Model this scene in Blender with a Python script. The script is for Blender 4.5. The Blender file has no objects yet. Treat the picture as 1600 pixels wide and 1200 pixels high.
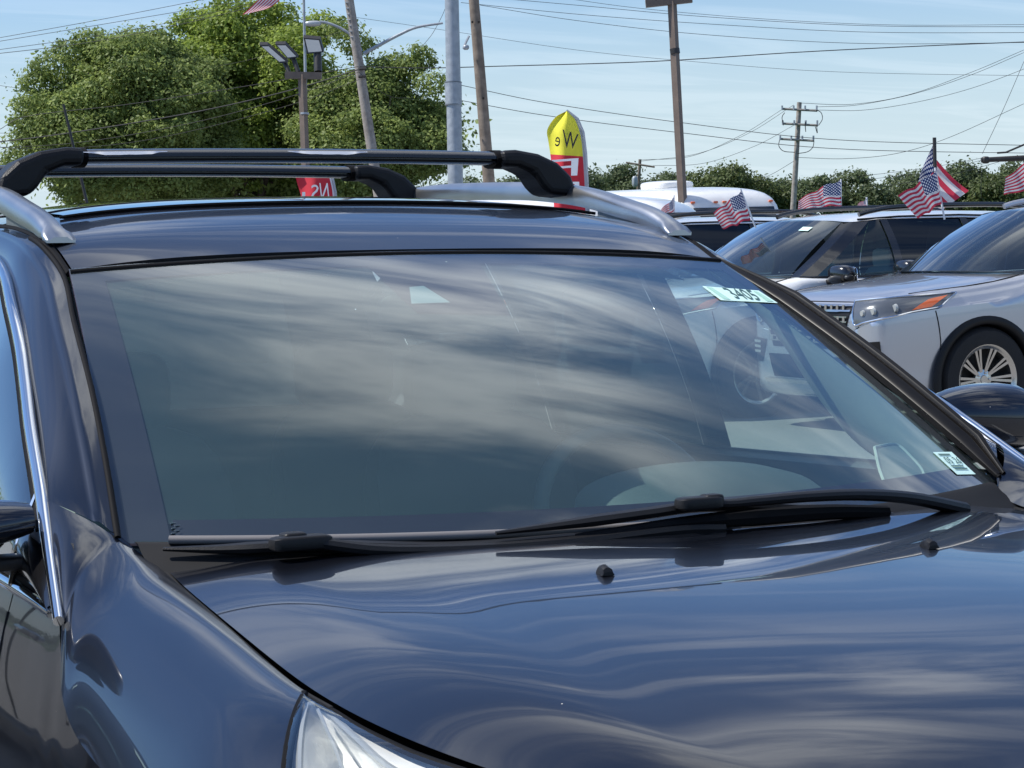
import bpy, bmesh, math, random
import numpy as np
from mathutils import Vector, Matrix
from mathutils.bvhtree import BVHTree
random.seed(7); rng = np.random.default_rng(11)
S = bpy.context.scene
COL = S.collection

# ------------------------------------------------------------------ camera
F_PX = 3562.78
CAM = np.array([-1.64887, -3.91990, 1.62146])
YAW, PITCH, ROLL = -0.4436114, -0.0666776, -0.0284454
TA, TB = -0.0277368, 0.0157357            # small lean of the near car on its parking space


def cam_axes():
    cy, sy = math.cos(YAW), math.sin(YAW)
    f = np.array([-sy*math.cos(PITCH), cy*math.cos(PITCH), math.sin(PITCH)])
    r = np.array([cy, sy, 0.0]); u = np.cross(r, f)
    return (r*math.cos(ROLL)+u*math.sin(ROLL), -r*math.sin(ROLL)+u*math.cos(ROLL), f)


CR, CU, CF = cam_axes()
cam_data = bpy.data.cameras.new('camera')
cam = bpy.data.objects.new('camera', cam_data)
COL.objects.link(cam)
cam_data.sensor_width = 36.0
cam_data.lens = F_PX/1600*36.0
cam_data.clip_start = 0.05; cam_data.clip_end = 3000
Mc = Matrix.Identity(4)
for i in range(3):
    Mc[i][0], Mc[i][1], Mc[i][2], Mc[i][3] = CR[i], CU[i], -CF[i], CAM[i]
cam.matrix_world = Mc
S.camera = cam

# ------------------------------------------------------------------ sky and sun
SUN_AZ = math.radians(-64)                 # from +Y, positive towards +X
SUN_EL = math.radians(53)
world = bpy.data.worlds.new('World'); S.world = world
world.use_nodes = True
wn, wl = world.node_tree.nodes, world.node_tree.links
wn.clear()
out = wn.new('ShaderNodeOutputWorld'); bg = wn.new('ShaderNodeBackground')
sky = wn.new('ShaderNodeTexSky'); sky.sky_type = 'NISHITA'; sky.sun_disc = False
sky.sun_elevation = SUN_EL; sky.sun_rotation = SUN_AZ
sky.altitude = 0; sky.air_density = 1.0; sky.dust_density = 0.7; sky.ozone_density = 1.6
bg.inputs['Strength'].default_value = 0.115
tc = wn.new('ShaderNodeTexCoord')
sep = wn.new('ShaderNodeSeparateXYZ'); wl.new(tc.outputs['Generated'], sep.inputs[0])


def wmath(op, a, b=None, c=None):
    n = wn.new('ShaderNodeMath'); n.operation = op
    for k, v in enumerate((a, b, c)):
        if v is None: continue
        if isinstance(v, (int, float)): n.inputs[k].default_value = v
        else: wl.new(v, n.inputs[k])
    return n.outputs[0]


zz = wmath('ADD', wmath('MAXIMUM', sep.outputs[2], 0.0), 0.10)
px_ = wmath('DIVIDE', sep.outputs[0], zz); py_ = wmath('DIVIDE', sep.outputs[1], zz)
comb = wn.new('ShaderNodeCombineXYZ'); wl.new(px_, comb.inputs[0]); wl.new(py_, comb.inputs[1])
mp = wn.new('ShaderNodeMapping'); wl.new(comb.outputs[0], mp.inputs[0])
mp.inputs['Rotation'].default_value = (0, 0, math.radians(38))
mp.inputs['Scale'].default_value = (0.55, 1.9, 1)
mp.inputs['Location'].default_value = (8.20, 3.68, 0)
n1 = wn.new('ShaderNodeTexNoise'); wl.new(mp.outputs[0], n1.inputs['Vector'])
n1.inputs['Scale'].default_value = 2.4; n1.inputs['Detail'].default_value = 9
n1.inputs['Roughness'].default_value = 0.55; n1.inputs['Distortion'].default_value = 0.9
mp2 = wn.new('ShaderNodeMapping'); wl.new(comb.outputs[0], mp2.inputs[0])
mp2.inputs['Location'].default_value = (7.10, 1.83, 6.10)
n2 = wn.new('ShaderNodeTexNoise'); wl.new(mp2.outputs[0], n2.inputs['Vector'])
n2.inputs['Scale'].default_value = 1.5; n2.inputs['Detail'].default_value = 3
cr1 = wn.new('ShaderNodeMapRange'); wl.new(n1.outputs['Fac'], cr1.inputs[0])
cr1.inputs[1].default_value = 0.40; cr1.inputs[2].default_value = 0.66
cr1.interpolation_type = 'SMOOTHSTEP'
cr2 = wn.new('ShaderNodeMapRange'); wl.new(n2.outputs['Fac'], cr2.inputs[0])
cr2.inputs[1].default_value = 0.31; cr2.inputs[2].default_value = 0.47
cr2.interpolation_type = 'SMOOTHSTEP'
cloud = wmath('MULTIPLY', cr1.outputs[0], cr2.outputs[0])
lowfade = wn.new('ShaderNodeMapRange'); wl.new(sep.outputs[2], lowfade.inputs[0])
lowfade.inputs[1].default_value = 0.30; lowfade.inputs[2].default_value = 0.56
lowfade.inputs[3].default_value = 0.07; lowfade.inputs[4].default_value = 0.95
cloud = wmath('MULTIPLY', cloud, lowfade.outputs[0])
# the cirrus lies as a bank ahead and to the right, open sky on either side


def wrange(v, a, b, c, d):
    n = wn.new('ShaderNodeMapRange'); n.interpolation_type = 'SMOOTHSTEP'; wl.new(v, n.inputs[0])
    for k, q in enumerate((a, b, c, d)): n.inputs[k+1].default_value = q
    return n.outputs[0]


cloud = wmath('MULTIPLY', cloud, wrange(sep.outputs[0], 0.03, 0.27, 0.10, 1.0))
edge = wmath('MULTIPLY', wrange(sep.outputs[0], 0.47, 0.60, 0.0, 0.85), wrange(sep.outputs[2], 0.48, 0.60, 0.0, 1.0))
cloud = wmath('MULTIPLY', cloud, wmath('SUBTRACT', 1.0, edge))
# pale haze towards the horizon
hz = wn.new('ShaderNodeMapRange'); wl.new(sep.outputs[2], hz.inputs[0])
hz.inputs[1].default_value = 0.0; hz.inputs[2].default_value = 0.15
hz.inputs[3].default_value = 0.85; hz.inputs[4].default_value = 0.0
hz.interpolation_type = 'SMOOTHSTEP'
mixh = wn.new('ShaderNodeMix'); mixh.data_type = 'RGBA'
wl.new(hz.outputs[0], mixh.inputs['Factor']); tn = wn.new('ShaderNodeMix'); tn.data_type = 'RGBA'; tn.blend_type = 'MULTIPLY'; tn.inputs['Factor'].default_value = 1
wl.new(sky.outputs[0], tn.inputs['A']); tn.inputs['B'].default_value = (0.65, 0.87, 1.16, 1); wl.new(tn.outputs['Result'], mixh.inputs['A'])
mixh.inputs['B'].default_value = (5.8, 6.9, 7.5, 1)
mixc = wn.new('ShaderNodeMix'); mixc.data_type = 'RGBA'
wl.new(cloud, mixc.inputs['Factor']); wl.new(mixh.outputs['Result'], mixc.inputs['A'])
mixc.inputs['B'].default_value = (12.0, 12.4, 12.8, 1)
wl.new(mixc.outputs['Result'], bg.inputs['Color']); wl.new(bg.outputs[0], out.inputs[0])

sd = bpy.data.lights.new('sun', 'SUN'); sd.energy = 5.0; sd.angle = math.radians(0.53)
sd.color = (1.0, 0.955, 0.88)
sun = bpy.data.objects.new('sun', sd); COL.objects.link(sun)
sv = Vector((math.sin(SUN_AZ)*math.cos(SUN_EL), math.cos(SUN_AZ)*math.cos(SUN_EL), math.sin(SUN_EL)))
sun.rotation_euler = sv.to_track_quat('Z', 'Y').to_euler()
S.view_settings.view_transform = 'Standard'; S.view_settings.look = 'None'
S.view_settings.exposure = 0.12; S.view_settings.gamma = 1.0
S.view_settings.use_curve_mapping = False
S.render.engine = 'CYCLES'
S.cycles.max_bounces = 10; S.cycles.transparent_max_bounces = 16
S.cycles.glossy_bounces = 5; S.cycles.caustics_reflective = False; S.cycles.caustics_refractive = False

# ------------------------------------------------------------------ geometry helpers
Ra = np.array([[1, 0, 0], [0, math.cos(TA), -math.sin(TA)], [0, math.sin(TA), math.cos(TA)]])
Rb = np.array([[math.cos(TB), 0, math.sin(TB)], [0, 1, 0], [-math.sin(TB), 0, math.cos(TB)]])
T3 = Ra@Rb
Cc = T3.T@CAM                              # eye point in the near car's own frame


def rayw(px, py):
    d = CF*F_PX+CR*(px-800)+CU*(600-py); return d/np.linalg.norm(d)


def rayc(px, py): return T3.T@rayw(px, py)


def atW(px, py, D):
    d = rayw(px, py); return CAM+d*D/(d@CF)


def X(px, py, x): d = rayc(px, py); return Cc+d*(x-Cc[0])/d[0]
def Y(px, py, y): d = rayc(px, py); return Cc+d*(y-Cc[1])/d[1]


def hit(px, py, fn, lo=1.5, hi=9.0):
    d = rayc(px, py); ts = np.linspace(lo, hi, 1500)
    v = np.array([fn(Cc+d*t) for t in ts]); i = np.where(v[:-1]*v[1:] < 0)[0]
    i = i[0]; t = ts[i]-v[i]*(ts[1]-ts[0])/(v[i+1]-v[i]); return Cc+d*t


def par(y0, y1, w): return lambda P: P[1]-(y0+(y1-y0)*(P[0]/w)**2)


def ss(a, b, x):
    t = np.clip((np.asarray(x, float)-a)/(b-a), 0, 1); return t*t*(3-2*t)


def tag(o, label=None, cat=None, group=None, kind=None):
    if label: o['label'] = label
    if cat: o['category'] = cat
    if group: o['group'] = group
    if kind: o['kind'] = kind
    return o


def empty(name, loc=(0, 0, 0), rz=0, parent=None):
    o = bpy.data.objects.new(name, None); COL.objects.link(o)
    o.location = loc; o.rotation_euler = (0, 0, rz); o.empty_display_size = 0.2
    if parent: o.parent = parent
    return o


def mk(name, verts, faces, mats, parent=None, smooth=True, mi=None, sharp=None):
    me = bpy.data.meshes.new(name)
    me.from_pydata([tuple(map(float, v)) for v in verts], [], [tuple(int(k) for k in f) for f in faces])
    if not isinstance(mats, (list, tuple)): mats = [mats]
    for m in mats: me.materials.append(m)
    if mi is not None: me.polygons.foreach_set('material_index', np.array(mi, dtype=np.int32))
    me.polygons.foreach_set('use_smooth', np.full(len(me.polygons), smooth))
    me.update()
    if smooth and sharp is not None: me.set_sharp_from_angle(angle=math.radians(sharp))
    o = bpy.data.objects.new(name, me); COL.objects.link(o)
    if parent: o.parent = parent
    return o


def gfaces(n, m, off=0, closed=False, flip=False):
    fs = []
    mm = m if closed else m-1
    for i in range(n-1):
        for j in range(mm):
            k = (j+1) % m
            f = (off+i*m+j, off+i*m+k, off+(i+1)*m+k, off+(i+1)*m+j)
            fs.append(f[::-1] if flip else f)
    return fs


def grid(name, P, mat, parent=None, flip=False, smooth=True, sharp=None):
    P = np.asarray(P); n, m = P.shape[:2]
    return mk(name, P.reshape(-1, 3), gfaces(n, m, 0, False, flip), mat, parent, smooth, None, sharp)


def catmull(P, n):
    """resample a polyline of control points smoothly to n points"""
    P = np.asarray(P, float); k = len(P)
    d = np.r_[0, np.cumsum(np.linalg.norm(np.diff(P, axis=0), axis=1)**0.5+1e-9)]
    t = np.linspace(0, d[-1], n); outp = []
    m = np.zeros_like(P)
    m[1:-1] = (P[2:]-P[:-2])/(d[2:]-d[:-2])[:, None]
    m[0] = (P[1]-P[0])/(d[1]-d[0]); m[-1] = (P[-1]-P[-2])/(d[-1]-d[-2])
    for x in t:
        i = min(max(np.searchsorted(d, x)-1, 0), k-2); h = d[i+1]-d[i]; s = (x-d[i])/h
        outp.append((2*s**3-3*s**2+1)*P[i]+(s**3-2*s**2+s)*h*m[i]+(-2*s**3+3*s**2)*P[i+1]+(s**3-s**2)*h*m[i+1])
    return np.array(outp)


def frames(path):
    P = np.asarray(path, float); Tn = np.gradient(P, axis=0); Tn /= np.linalg.norm(Tn, axis=1)[:, None]+1e-12
    return P, Tn


def tube_geo(path, r, seg=8, up=(0, 0, 1), sx=1.0, sy=1.0, cap=True):
    P, Tn = frames(path); n = len(P); rr = np.broadcast_to(np.asarray(r, float), (n,))
    vs = []; up = np.array(up, float)
    for i in range(n):
        a = np.cross(Tn[i], up)
        if np.linalg.norm(a) < 1e-3: a = np.cross(Tn[i], np.array([1.0, 0, 0]))
        a /= np.linalg.norm(a); b = np.cross(a, Tn[i])
        for j in range(seg):
            q = 2*math.pi*j/seg
            vs.append(P[i]+rr[i]*(math.cos(q)*a*sx+math.sin(q)*b*sy))
    fs = gfaces(n, seg, 0, True)
    if cap:
        fs.append(tuple(range(seg))[::-1]); fs.append(tuple(range((n-1)*seg, n*seg)))
    return vs, fs


def tube(name, path, r, mat, parent=None, seg=8, **k):
    v, f = tube_geo(path, r, seg, **k); return mk(name, v, f, mat, parent, True, None, 50)


class MB:
    """collects shapes that become one mesh"""
    def __init__(s): s.v = []; s.f = []; s.m = []
    def add(s, v, f, mi=0):
        o = len(s.v); s.v += [tuple(map(float, q)) for q in v]; s.f += [tuple(k+o for k in q) for q in f]; s.m += [mi]*len(f); return s
    def tube(s, path, r, seg=8, mi=0, **k): v, f = tube_geo(path, r, seg, **k); return s.add(v, f, mi)
    def box(s, c, h, mi=0, R=None):
        v = []
        for sx in (-1, 1):
            for sy in (-1, 1):
                for sz in (-1, 1):
                    q = np.array([sx*h[0], sy*h[1], sz*h[2]])
                    if R is not None: q = R@q
                    v.append(np.array(c)+q)
        return s.add(v, [(0, 1, 3, 2), (4, 6, 7, 5), (0, 4, 5, 1), (2, 3, 7, 6), (0, 2, 6, 4), (1, 5, 7, 3)], mi)
    def rbox(s, c, h, rad=0.03, mi=0, seg=5, e=4.0, R=None):
        """rounded (superellipsoid) block"""
        n, m = 10, 18; v = []
        for i in range(n+1):
            th = -math.pi/2+math.pi*i/n
            for j in range(m):
                ph = 2*math.pi*j/m
                sp = lambda a: math.copysign(abs(a)**(2/e), a)
                q = np.array([sp(math.cos(th))*sp(math.cos(ph))*h[0], sp(math.cos(th))*sp(math.sin(ph))*h[1], sp(math.sin(th))*h[2]])
                if R is not None: q = R@q
                v.append(np.array(c)+q)
        return s.add(v, gfaces(n+1, m, 0, True), mi)
    def prism(s, pts, d, mi=0):
        """polygon (3D points) pushed by vector d"""
        n = len(pts); a = [np.array(p, float) for p in pts]; d = np.array(d, float)
        v = a+[p+d for p in a]
        f = [tuple(range(n))[::-1], tuple(range(n, 2*n))]+[(i, (i+1) % n, n+(i+1) % n, n+i) for i in range(n)]
        return s.add(v, f, mi)
    def build(s, name, mat, parent=None, smooth=False, sharp=35):
        return mk(name, s.v, s.f, mat, parent, smooth, s.m, sharp if smooth else None)


def lathe(prof, seg=40, axis='x'):
    """profile of (offset along axis, radius)"""
    vs = []
    for (a, r) in prof:
        for j in range(seg):
            q = 2*math.pi*j/seg
            vs.append((a, r*math.cos(q), r*math.sin(q)) if axis == 'x' else (r*math.cos(q), r*math.sin(q), a))
    return vs, gfaces(len(prof), seg, 0, True)


def bevel(o, w=0.004, seg=2, ang=35):
    m = o.modifiers.new('bevel', 'BEVEL'); m.width = w; m.segments = seg; m.limit_method = 'ANGLE'
    m.angle_limit = math.radians(ang); return o


def copy_tree(o, parent=None):
    c = o.copy(); COL.objects.link(c); c.parent = parent
    for ch in [q for q in bpy.data.objects if q.parent == o and q is not c]:
        copy_tree(ch, c)
    return c


def bvh_of(P, faces): return BVHTree.FromPolygons([tuple(map(float, p)) for p in P], [tuple(f) for f in faces])


def quad_grid(c, n, m):
    c = [np.array(q, float) for q in c]; G = np.zeros((n, m, len(c[0])))
    for i in range(n):
        for j in range(m):
            a, b = i/(n-1), j/(m-1)
            G[i, j] = (c[0]*(1-b)+c[1]*b)*(1-a)+(c[3]*(1-b)+c[2]*b)*a
    return G


def text_geo(body, quad, off, mirror=False, ext=0.0, res=3, fit=True):
    """flat lettering laid over the quad (TL,TR,BR,BL 3D points)"""
    cu = bpy.data.curves.new('t', 'FONT'); cu.body = body; cu.resolution_u = res
    ob = bpy.data.objects.new('t', cu); COL.objects.link(ob)
    dg = bpy.context.evaluated_depsgraph_get(); me = bpy.data.meshes.new_from_object(ob.evaluated_get(dg))
    v = np.array([q.co[:] for q in me.vertices]); f = [tuple(p.vertices) for p in me.polygons]
    bpy.data.objects.remove(ob); bpy.data.curves.remove(cu)
    lo, hi = v.min(0), v.max(0); u = (v[:, 0]-lo[0])/(hi[0]-lo[0]); w = (v[:, 1]-lo[1])/(hi[1]-lo[1])
    if mirror: u = 1-u
    q = [np.array(p, float) for p in quad]; off = np.array(off, float)
    P = [(q[0]*(1-a)+q[1]*a)*b+(q[3]*(1-a)+q[2]*a)*(1-b)+off for a, b in zip(u, w)]
    return P, f


# ------------------------------------------------------------------ materials
MATS = {}


def pmat(name, color, rough=0.5, metal=0.0, coat=0.0, spec=0.5, noise=0.0, nscale=8.0, bump=0.0, bscale=60.0, emis=None, coatr=0.03, col2=None, sheen=0):
    if name in MATS: return MATS[name]
    m = bpy.data.materials.new(name); m.use_nodes = True; nt = m.node_tree; b = nt.nodes['Principled BSDF']
    b.inputs['Roughness'].default_value = rough; b.inputs['Metallic'].default_value = metal
    b.inputs['Coat Weight'].default_value = coat; b.inputs['Coat Roughness'].default_value = coatr
    b.inputs['Specular IOR Level'].default_value = spec
    c = (*color, 1); b.inputs['Base Color'].default_value = c
    t = nt.nodes.new('ShaderNodeTexCoord')
    if noise > 0 or col2:
        n = nt.nodes.new('ShaderNodeTexNoise'); n.inputs['Scale'].default_value = nscale; n.inputs['Detail'].default_value = 6
        nt.links.new(t.outputs['Object'], n.inputs['Vector'])
        mr = nt.nodes.new('ShaderNodeMapRange'); mr.inputs[1].default_value = 0.35; mr.inputs[2].default_value = 0.65
        nt.links.new(n.outputs['Fac'], mr.inputs[0])
        mx = nt.nodes.new('ShaderNodeMix'); mx.data_type = 'RGBA'
        nt.links.new(mr.outputs[0], mx.inputs['Factor'])
        mx.inputs['A'].default_value = (*[q*(1-noise) for q in color], 1)
        mx.inputs['B'].default_value = (*(col2 if col2 else [min(1, q*(1+noise)) for q in color]), 1)
        nt.links.new(mx.outputs['Result'], b.inputs['Base Color'])
        mr2 = nt.nodes.new('ShaderNodeMapRange'); nt.links.new(n.outputs['Fac'], mr2.inputs[0])
        mr2.inputs[3].default_value = max(0, rough-0.08); mr2.inputs[4].default_value = min(1, rough+0.08)
        nt.links.new(mr2.outputs[0], b.inputs['Roughness'])
    if bump > 0:
        n = nt.nodes.new('ShaderNodeTexNoise'); n.inputs['Scale'].default_value = bscale; n.inputs['Detail'].default_value = 4
        nt.links.new(t.outputs['Object'], n.inputs['Vector'])
        bp = nt.nodes.new('ShaderNodeBump'); bp.inputs['Strength'].default_value = bump; bp.inputs['Distance'].default_value = 0.01
        nt.links.new(n.outputs['Fac'], bp.inputs['Height']); nt.links.new(bp.outputs[0], b.inputs['Normal'])
    MATS[name] = m; return m


def car_paint(name, base, flake=0.4, dust=0.0, orange=0.004, rough=0.32, metal=0.6):
    m = pmat(name, base, rough, metal, 1.0); nt = m.node_tree; b = nt.nodes['Principled BSDF']
    b.inputs['Coat Roughness'].default_value = 0.012; b.inputs['Coat IOR'].default_value = 1.55
    t = nt.nodes.new('ShaderNodeTexCoord')
    # metallic flake
    v = nt.nodes.new('ShaderNodeTexNoise'); v.inputs['Scale'].default_value = 900; v.inputs['Detail'].default_value = 2
    nt.links.new(t.outputs['Object'], v.inputs['Vector'])
    mx = nt.nodes.new('ShaderNodeMix'); mx.data_type = 'RGBA'
    nt.links.new(v.outputs['Fac'], mx.inputs['Factor'])
    mx.inputs['A'].default_value = (*[q*(1-flake) for q in base], 1); mx.inputs['B'].default_value = (*[min(1, q*(1+flake)) for q in base], 1)
    nt.links.new(mx.outputs['Result'], b.inputs['Base Color'])
    # very faint waviness of the clear coat
    w = nt.nodes.new('ShaderNodeTexNoise'); w.inputs['Scale'].default_value = 3.2; w.inputs['Detail'].default_value = 2
    nt.links.new(t.outputs['Object'], w.inputs['Vector'])
    bp = nt.nodes.new('ShaderNodeBump'); bp.inputs['Strength'].default_value = 0.25; bp.inputs['Distance'].default_value = orange
    nt.links.new(w.outputs['Fac'], bp.inputs['Height']); nt.links.new(bp.outputs[0], b.inputs['Coat Normal'])
    if dust > 0:
        # dried dust specks and a thin film of dust
        d = nt.nodes.new('ShaderNodeTexVoronoi'); d.inputs['Scale'].default_value = 34; nt.links.new(t.outputs['Object'], d.inputs['Vector'])
        r = nt.nodes.new('ShaderNodeMapRange'); nt.links.new(d.outputs['Distance'], r.inputs[0])
        r.inputs[1].default_value = 0.035; r.inputs[2].default_value = 0.05; r.inputs[3].default_value = 1; r.inputs[4].default_value = 0
        wn_ = nt.nodes.new('ShaderNodeTexWhiteNoise'); nt.links.new(d.outputs['Position'], wn_.inputs['Vector'])
        g = nt.nodes.new('ShaderNodeMath'); g.operation = 'GREATER_THAN'; nt.links.new(wn_.outputs['Value'], g.inputs[0]); g.inputs[1].default_value = 0.93
        mu = nt.nodes.new('ShaderNodeMath'); mu.operation = 'MULTIPLY'; nt.links.new(r.outputs[0], mu.inputs[0]); nt.links.new(g.outputs[0], mu.inputs[1])
        n = nt.nodes.new('ShaderNodeTexNoise'); n.inputs['Scale'].default_value = 5; n.inputs['Detail'].default_value = 8; nt.links.new(t.outputs['Object'], n.inputs['Vector'])
        nr = nt.nodes.new('ShaderNodeMapRange'); nt.links.new(n.outputs['Fac'], nr.inputs[0]); nr.inputs[3].default_value = 0.0; nr.inputs[4].default_value = dust
        ad = nt.nodes.new('ShaderNodeMath'); ad.operation = 'MAXIMUM'; nt.links.new(mu.outputs[0], ad.inputs[0]); nt.links.new(nr.outputs[0], ad.inputs[1])
        df = nt.nodes.new('ShaderNodeBsdfDiffuse'); df.inputs[0].default_value = (0.5, 0.47, 0.42, 1)
        ms = nt.nodes.new('ShaderNodeMixShader'); nt.links.new(ad.outputs[0], ms.inputs[0])
        nt.links.new(b.outputs[0], ms.inputs[1]); nt.links.new(df.outputs[0], ms.inputs[2])
        nt.links.new(ms.outputs[0], nt.nodes['Material Output'].inputs[0])
    return m


def glass_mat(name, tint, refl=1.8, rough=0.0, dust=0.0, streak=False):
    m = bpy.data.materials.new(name); m.use_nodes = True; nt = m.node_tree; nt.nodes.clear()
    o = nt.nodes.new('ShaderNodeOutputMaterial'); tr = nt.nodes.new('ShaderNodeBsdfTransparent'); tr.inputs[0].default_value = (*tint, 1)
    gl = nt.nodes.new('ShaderNodeBsdfGlossy'); gl.inputs['Roughness'].default_value = rough; gl.inputs[0].default_value = (0.93, 0.97, 1, 1)
    ge = nt.nodes.new('ShaderNodeNewGeometry'); dp = nt.nodes.new('ShaderNodeVectorMath'); dp.operation = 'DOT_PRODUCT'
    nt.links.new(ge.outputs['Incoming'], dp.inputs[0]); nt.links.new(ge.outputs['Normal'], dp.inputs[1])
    chain = dp.outputs['Value']
    for op, val in (('ABSOLUTE', None), ('SUBTRACT', 'r1'), ('POWER', 5.0), ('MULTIPLY_ADD', (0.96*refl, 0.04*refl))):
        q = nt.nodes.new('ShaderNodeMath'); q.operation = op
        if val == 'r1': q.inputs[0].default_value = 1.0; nt.links.new(chain, q.inputs[1])
        else:
            nt.links.new(chain, q.inputs[0])
            if isinstance(val, float): q.inputs[1].default_value = val
            if isinstance(val, tuple): q.inputs[1].default_value, q.inputs[2].default_value = val; q.use_clamp = True
        chain = q.outputs[0]
    mu = q
    mx = nt.nodes.new('ShaderNodeMixShader'); nt.links.new(mu.outputs[0], mx.inputs[0]); nt.links.new(tr.outputs[0], mx.inputs[1]); nt.links.new(gl.outputs[0], mx.inputs[2])
    last = mx.outputs[0]
    if dust > 0:
        t = nt.nodes.new('ShaderNodeTexCoord'); n = nt.nodes.new('ShaderNodeTexNoise'); n.inputs['Scale'].default_value = 3.5; n.inputs['Detail'].default_value = 9; n.inputs['Roughness'].default_value = .6
        nt.links.new(t.outputs['Object'], n.inputs['Vector'])
        r = nt.nodes.new('ShaderNodeMapRange'); nt.links.new(n.outputs['Fac'], r.inputs[0]); r.inputs[1].default_value = .3; r.inputs[2].default_value = .75; r.inputs[3].default_value = dust*.45; r.inputs[4].default_value = dust
        d = nt.nodes.new('ShaderNodeTexVoronoi'); d.inputs['Scale'].default_value = 26; nt.links.new(t.outputs['Object'], d.inputs['Vector'])
        r2 = nt.nodes.new('ShaderNodeMapRange'); nt.links.new(d.outputs['Distance'], r2.inputs[0]); r2.inputs[1].default_value = 0.03; r2.inputs[2].default_value = 0.045; r2.inputs[3].default_value = .9; r2.inputs[4].default_value = 0
        wn_ = nt.nodes.new('ShaderNodeTexWhiteNoise'); nt.links.new(d.outputs['Position'], wn_.inputs['Vector'])
        g = nt.nodes.new('ShaderNodeMath'); g.operation = 'GREATER_THAN'; nt.links.new(wn_.outputs['Value'], g.inputs[0]); g.inputs[1].default_value = 0.95
        mu2 = nt.nodes.new('ShaderNodeMath'); mu2.operation = 'MULTIPLY'; nt.links.new(r2.outputs[0], mu2.inputs[0]); nt.links.new(g.outputs[0], mu2.inputs[1])
        ad = nt.nodes.new('ShaderNodeMath'); ad.operation = 'MAXIMUM'; nt.links.new(mu2.outputs[0], ad.inputs[0]); nt.links.new(r.outputs[0], ad.inputs[1])
        df = nt.nodes.new('ShaderNodeBsdfDiffuse'); df.inputs[0].default_value = (0.50, 0.64, 0.64, 1)
        m3 = nt.nodes.new('ShaderNodeMixShader'); nt.links.new(ad.outputs[0], m3.inputs[0]); nt.links.new(last, m3.inputs[1]); nt.links.new(df.outputs[0], m3.inputs[2]); last = m3.outputs[0]
    nt.links.new(last, o.inputs[0]); MATS[name] = m; return m


def leaf_mat(name, c1, c2, trans=0.35, scale=0.6):
    m = bpy.data.materials.new(name); m.use_nodes = True; nt = m.node_tree; nt.nodes.clear()
    o = nt.nodes.new('ShaderNodeOutputMaterial'); t = nt.nodes.new('ShaderNodeTexCoord')
    n = nt.nodes.new('ShaderNodeTexNoise'); n.inputs['Scale'].default_value = scale; n.inputs['Detail'].default_value = 5; nt.links.new(t.outputs['Object'], n.inputs['Vector'])
    g = nt.nodes.new('ShaderNodeNewGeometry')
    ad = nt.nodes.new('ShaderNodeMath'); ad.operation = 'MULTIPLY_ADD'; nt.links.new(g.outputs['Random Per Island'], ad.inputs[0]); ad.inputs[1].default_value = 0.45; nt.links.new(n.outputs['Fac'], ad.inputs[2])
    r = nt.nodes.new('ShaderNodeMapRange'); nt.links.new(ad.outputs[0], r.inputs[0]); r.inputs[1].default_value = .4; r.inputs[2].default_value = 1.0
    mx = nt.nodes.new('ShaderNodeMix'); mx.data_type = 'RGBA'; nt.links.new(r.outputs[0], mx.inputs['Factor']); mx.inputs['A'].default_value = (*c1, 1); mx.inputs['B'].default_value = (*c2, 1)
    d = nt.nodes.new('ShaderNodeBsdfPrincipled'); d.inputs['Roughness'].default_value = .55; d.inputs['Specular IOR Level'].default_value = .35; nt.links.new(mx.outputs['Result'], d.inputs['Base Color'])
    tl = nt.nodes.new('ShaderNodeBsdfTranslucent'); nt.links.new(mx.outputs['Result'], tl.inputs[0])
    ms = nt.nodes.new('ShaderNodeMixShader'); ms.inputs[0].default_value = trans; nt.links.new(d.outputs[0], ms.inputs[1]); nt.links.new(tl.outputs[0], ms.inputs[2])
    nt.links.new(ms.outputs[0], o.inputs[0]); MATS[name] = m; return m


navy = car_paint('navy_paint', (0.0035, 0.0070, 0.018), 0.4, dust=0.006, orange=.0015, metal=0.7)
silver = car_paint('silver_paint', (0.52, 0.54, 0.58), 0.15, metal=0.75)
white = car_paint('white_paint', (0.78, 0.79, 0.78), 0.03, metal=0.0)
darkpaint = car_paint('charcoal_paint', (0.02, 0.022, 0.026), 0.3)
chrome = pmat('chrome', (0.82, 0.84, 0.86), 0.06, 1.0)
satin = pmat('satin_aluminium', (0.46, 0.47, 0.48), 0.3, 0.95, noise=0.04)
satin_dark = pmat('rail_inner_grey', (0.2, 0.22, 0.23), 0.4, 0.5, noise=0.08)
blackpl = pmat('black_textured_plastic', (0.009, 0.009, 0.010), 0.45, spec=0.3, noise=0.15, bump=0.15, bscale=500)
blackgl = pmat('gloss_black', (0.006, 0.006, 0.007), 0.2, 0, 1.0)
mouldm = pmat('moulding_black', (0.008, 0.0075, 0.0075), 0.32, 0, 0.0, spec=0.22, noise=0.1)
bargloss = pmat('bar_black_anodised', (0.006, 0.006, 0.007), 0.24, 0.0, 0.35, noise=0.1)
rubber = pmat('rubber', (0.006, 0.006, 0.007), 0.7, spec=0.12, noise=0.2)
tyrem = pmat('tyre_rubber', (0.012, 0.012, 0.013), 0.75, noise=0.25, bump=0.3, bscale=90)
gapm = pmat('shadow_gap', (0.004, 0.004, 0.005), 0.9)
fritm = pmat('black_ceramic', (0.040, 0.032, 0.046), 0.9, spec=0.0)
cowlm = pmat('cowl_plastic', (0.010, 0.010, 0.011), 0.75, spec=0.25, noise=0.2)
interior = pmat('dark_interior', (0.03, 0.032, 0.036), 0.75, noise=0.15)
dashm = pmat('dash_vinyl', (0.075, 0.085, 0.09), 0.55, noise=0.1, bump=0.2, bscale=400)
beige = pmat('grey_trim_fabric', (0.56, 0.58, 0.54), 0.9, noise=0.07)
alloy = pmat('alloy', (0.62, 0.60, 0.57), 0.2, 0.95, noise=0.05)
alloy_dark = pmat('alloy_grey', (0.42, 0.44, 0.46), 0.3, 0.9, noise=0.05)
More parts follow.
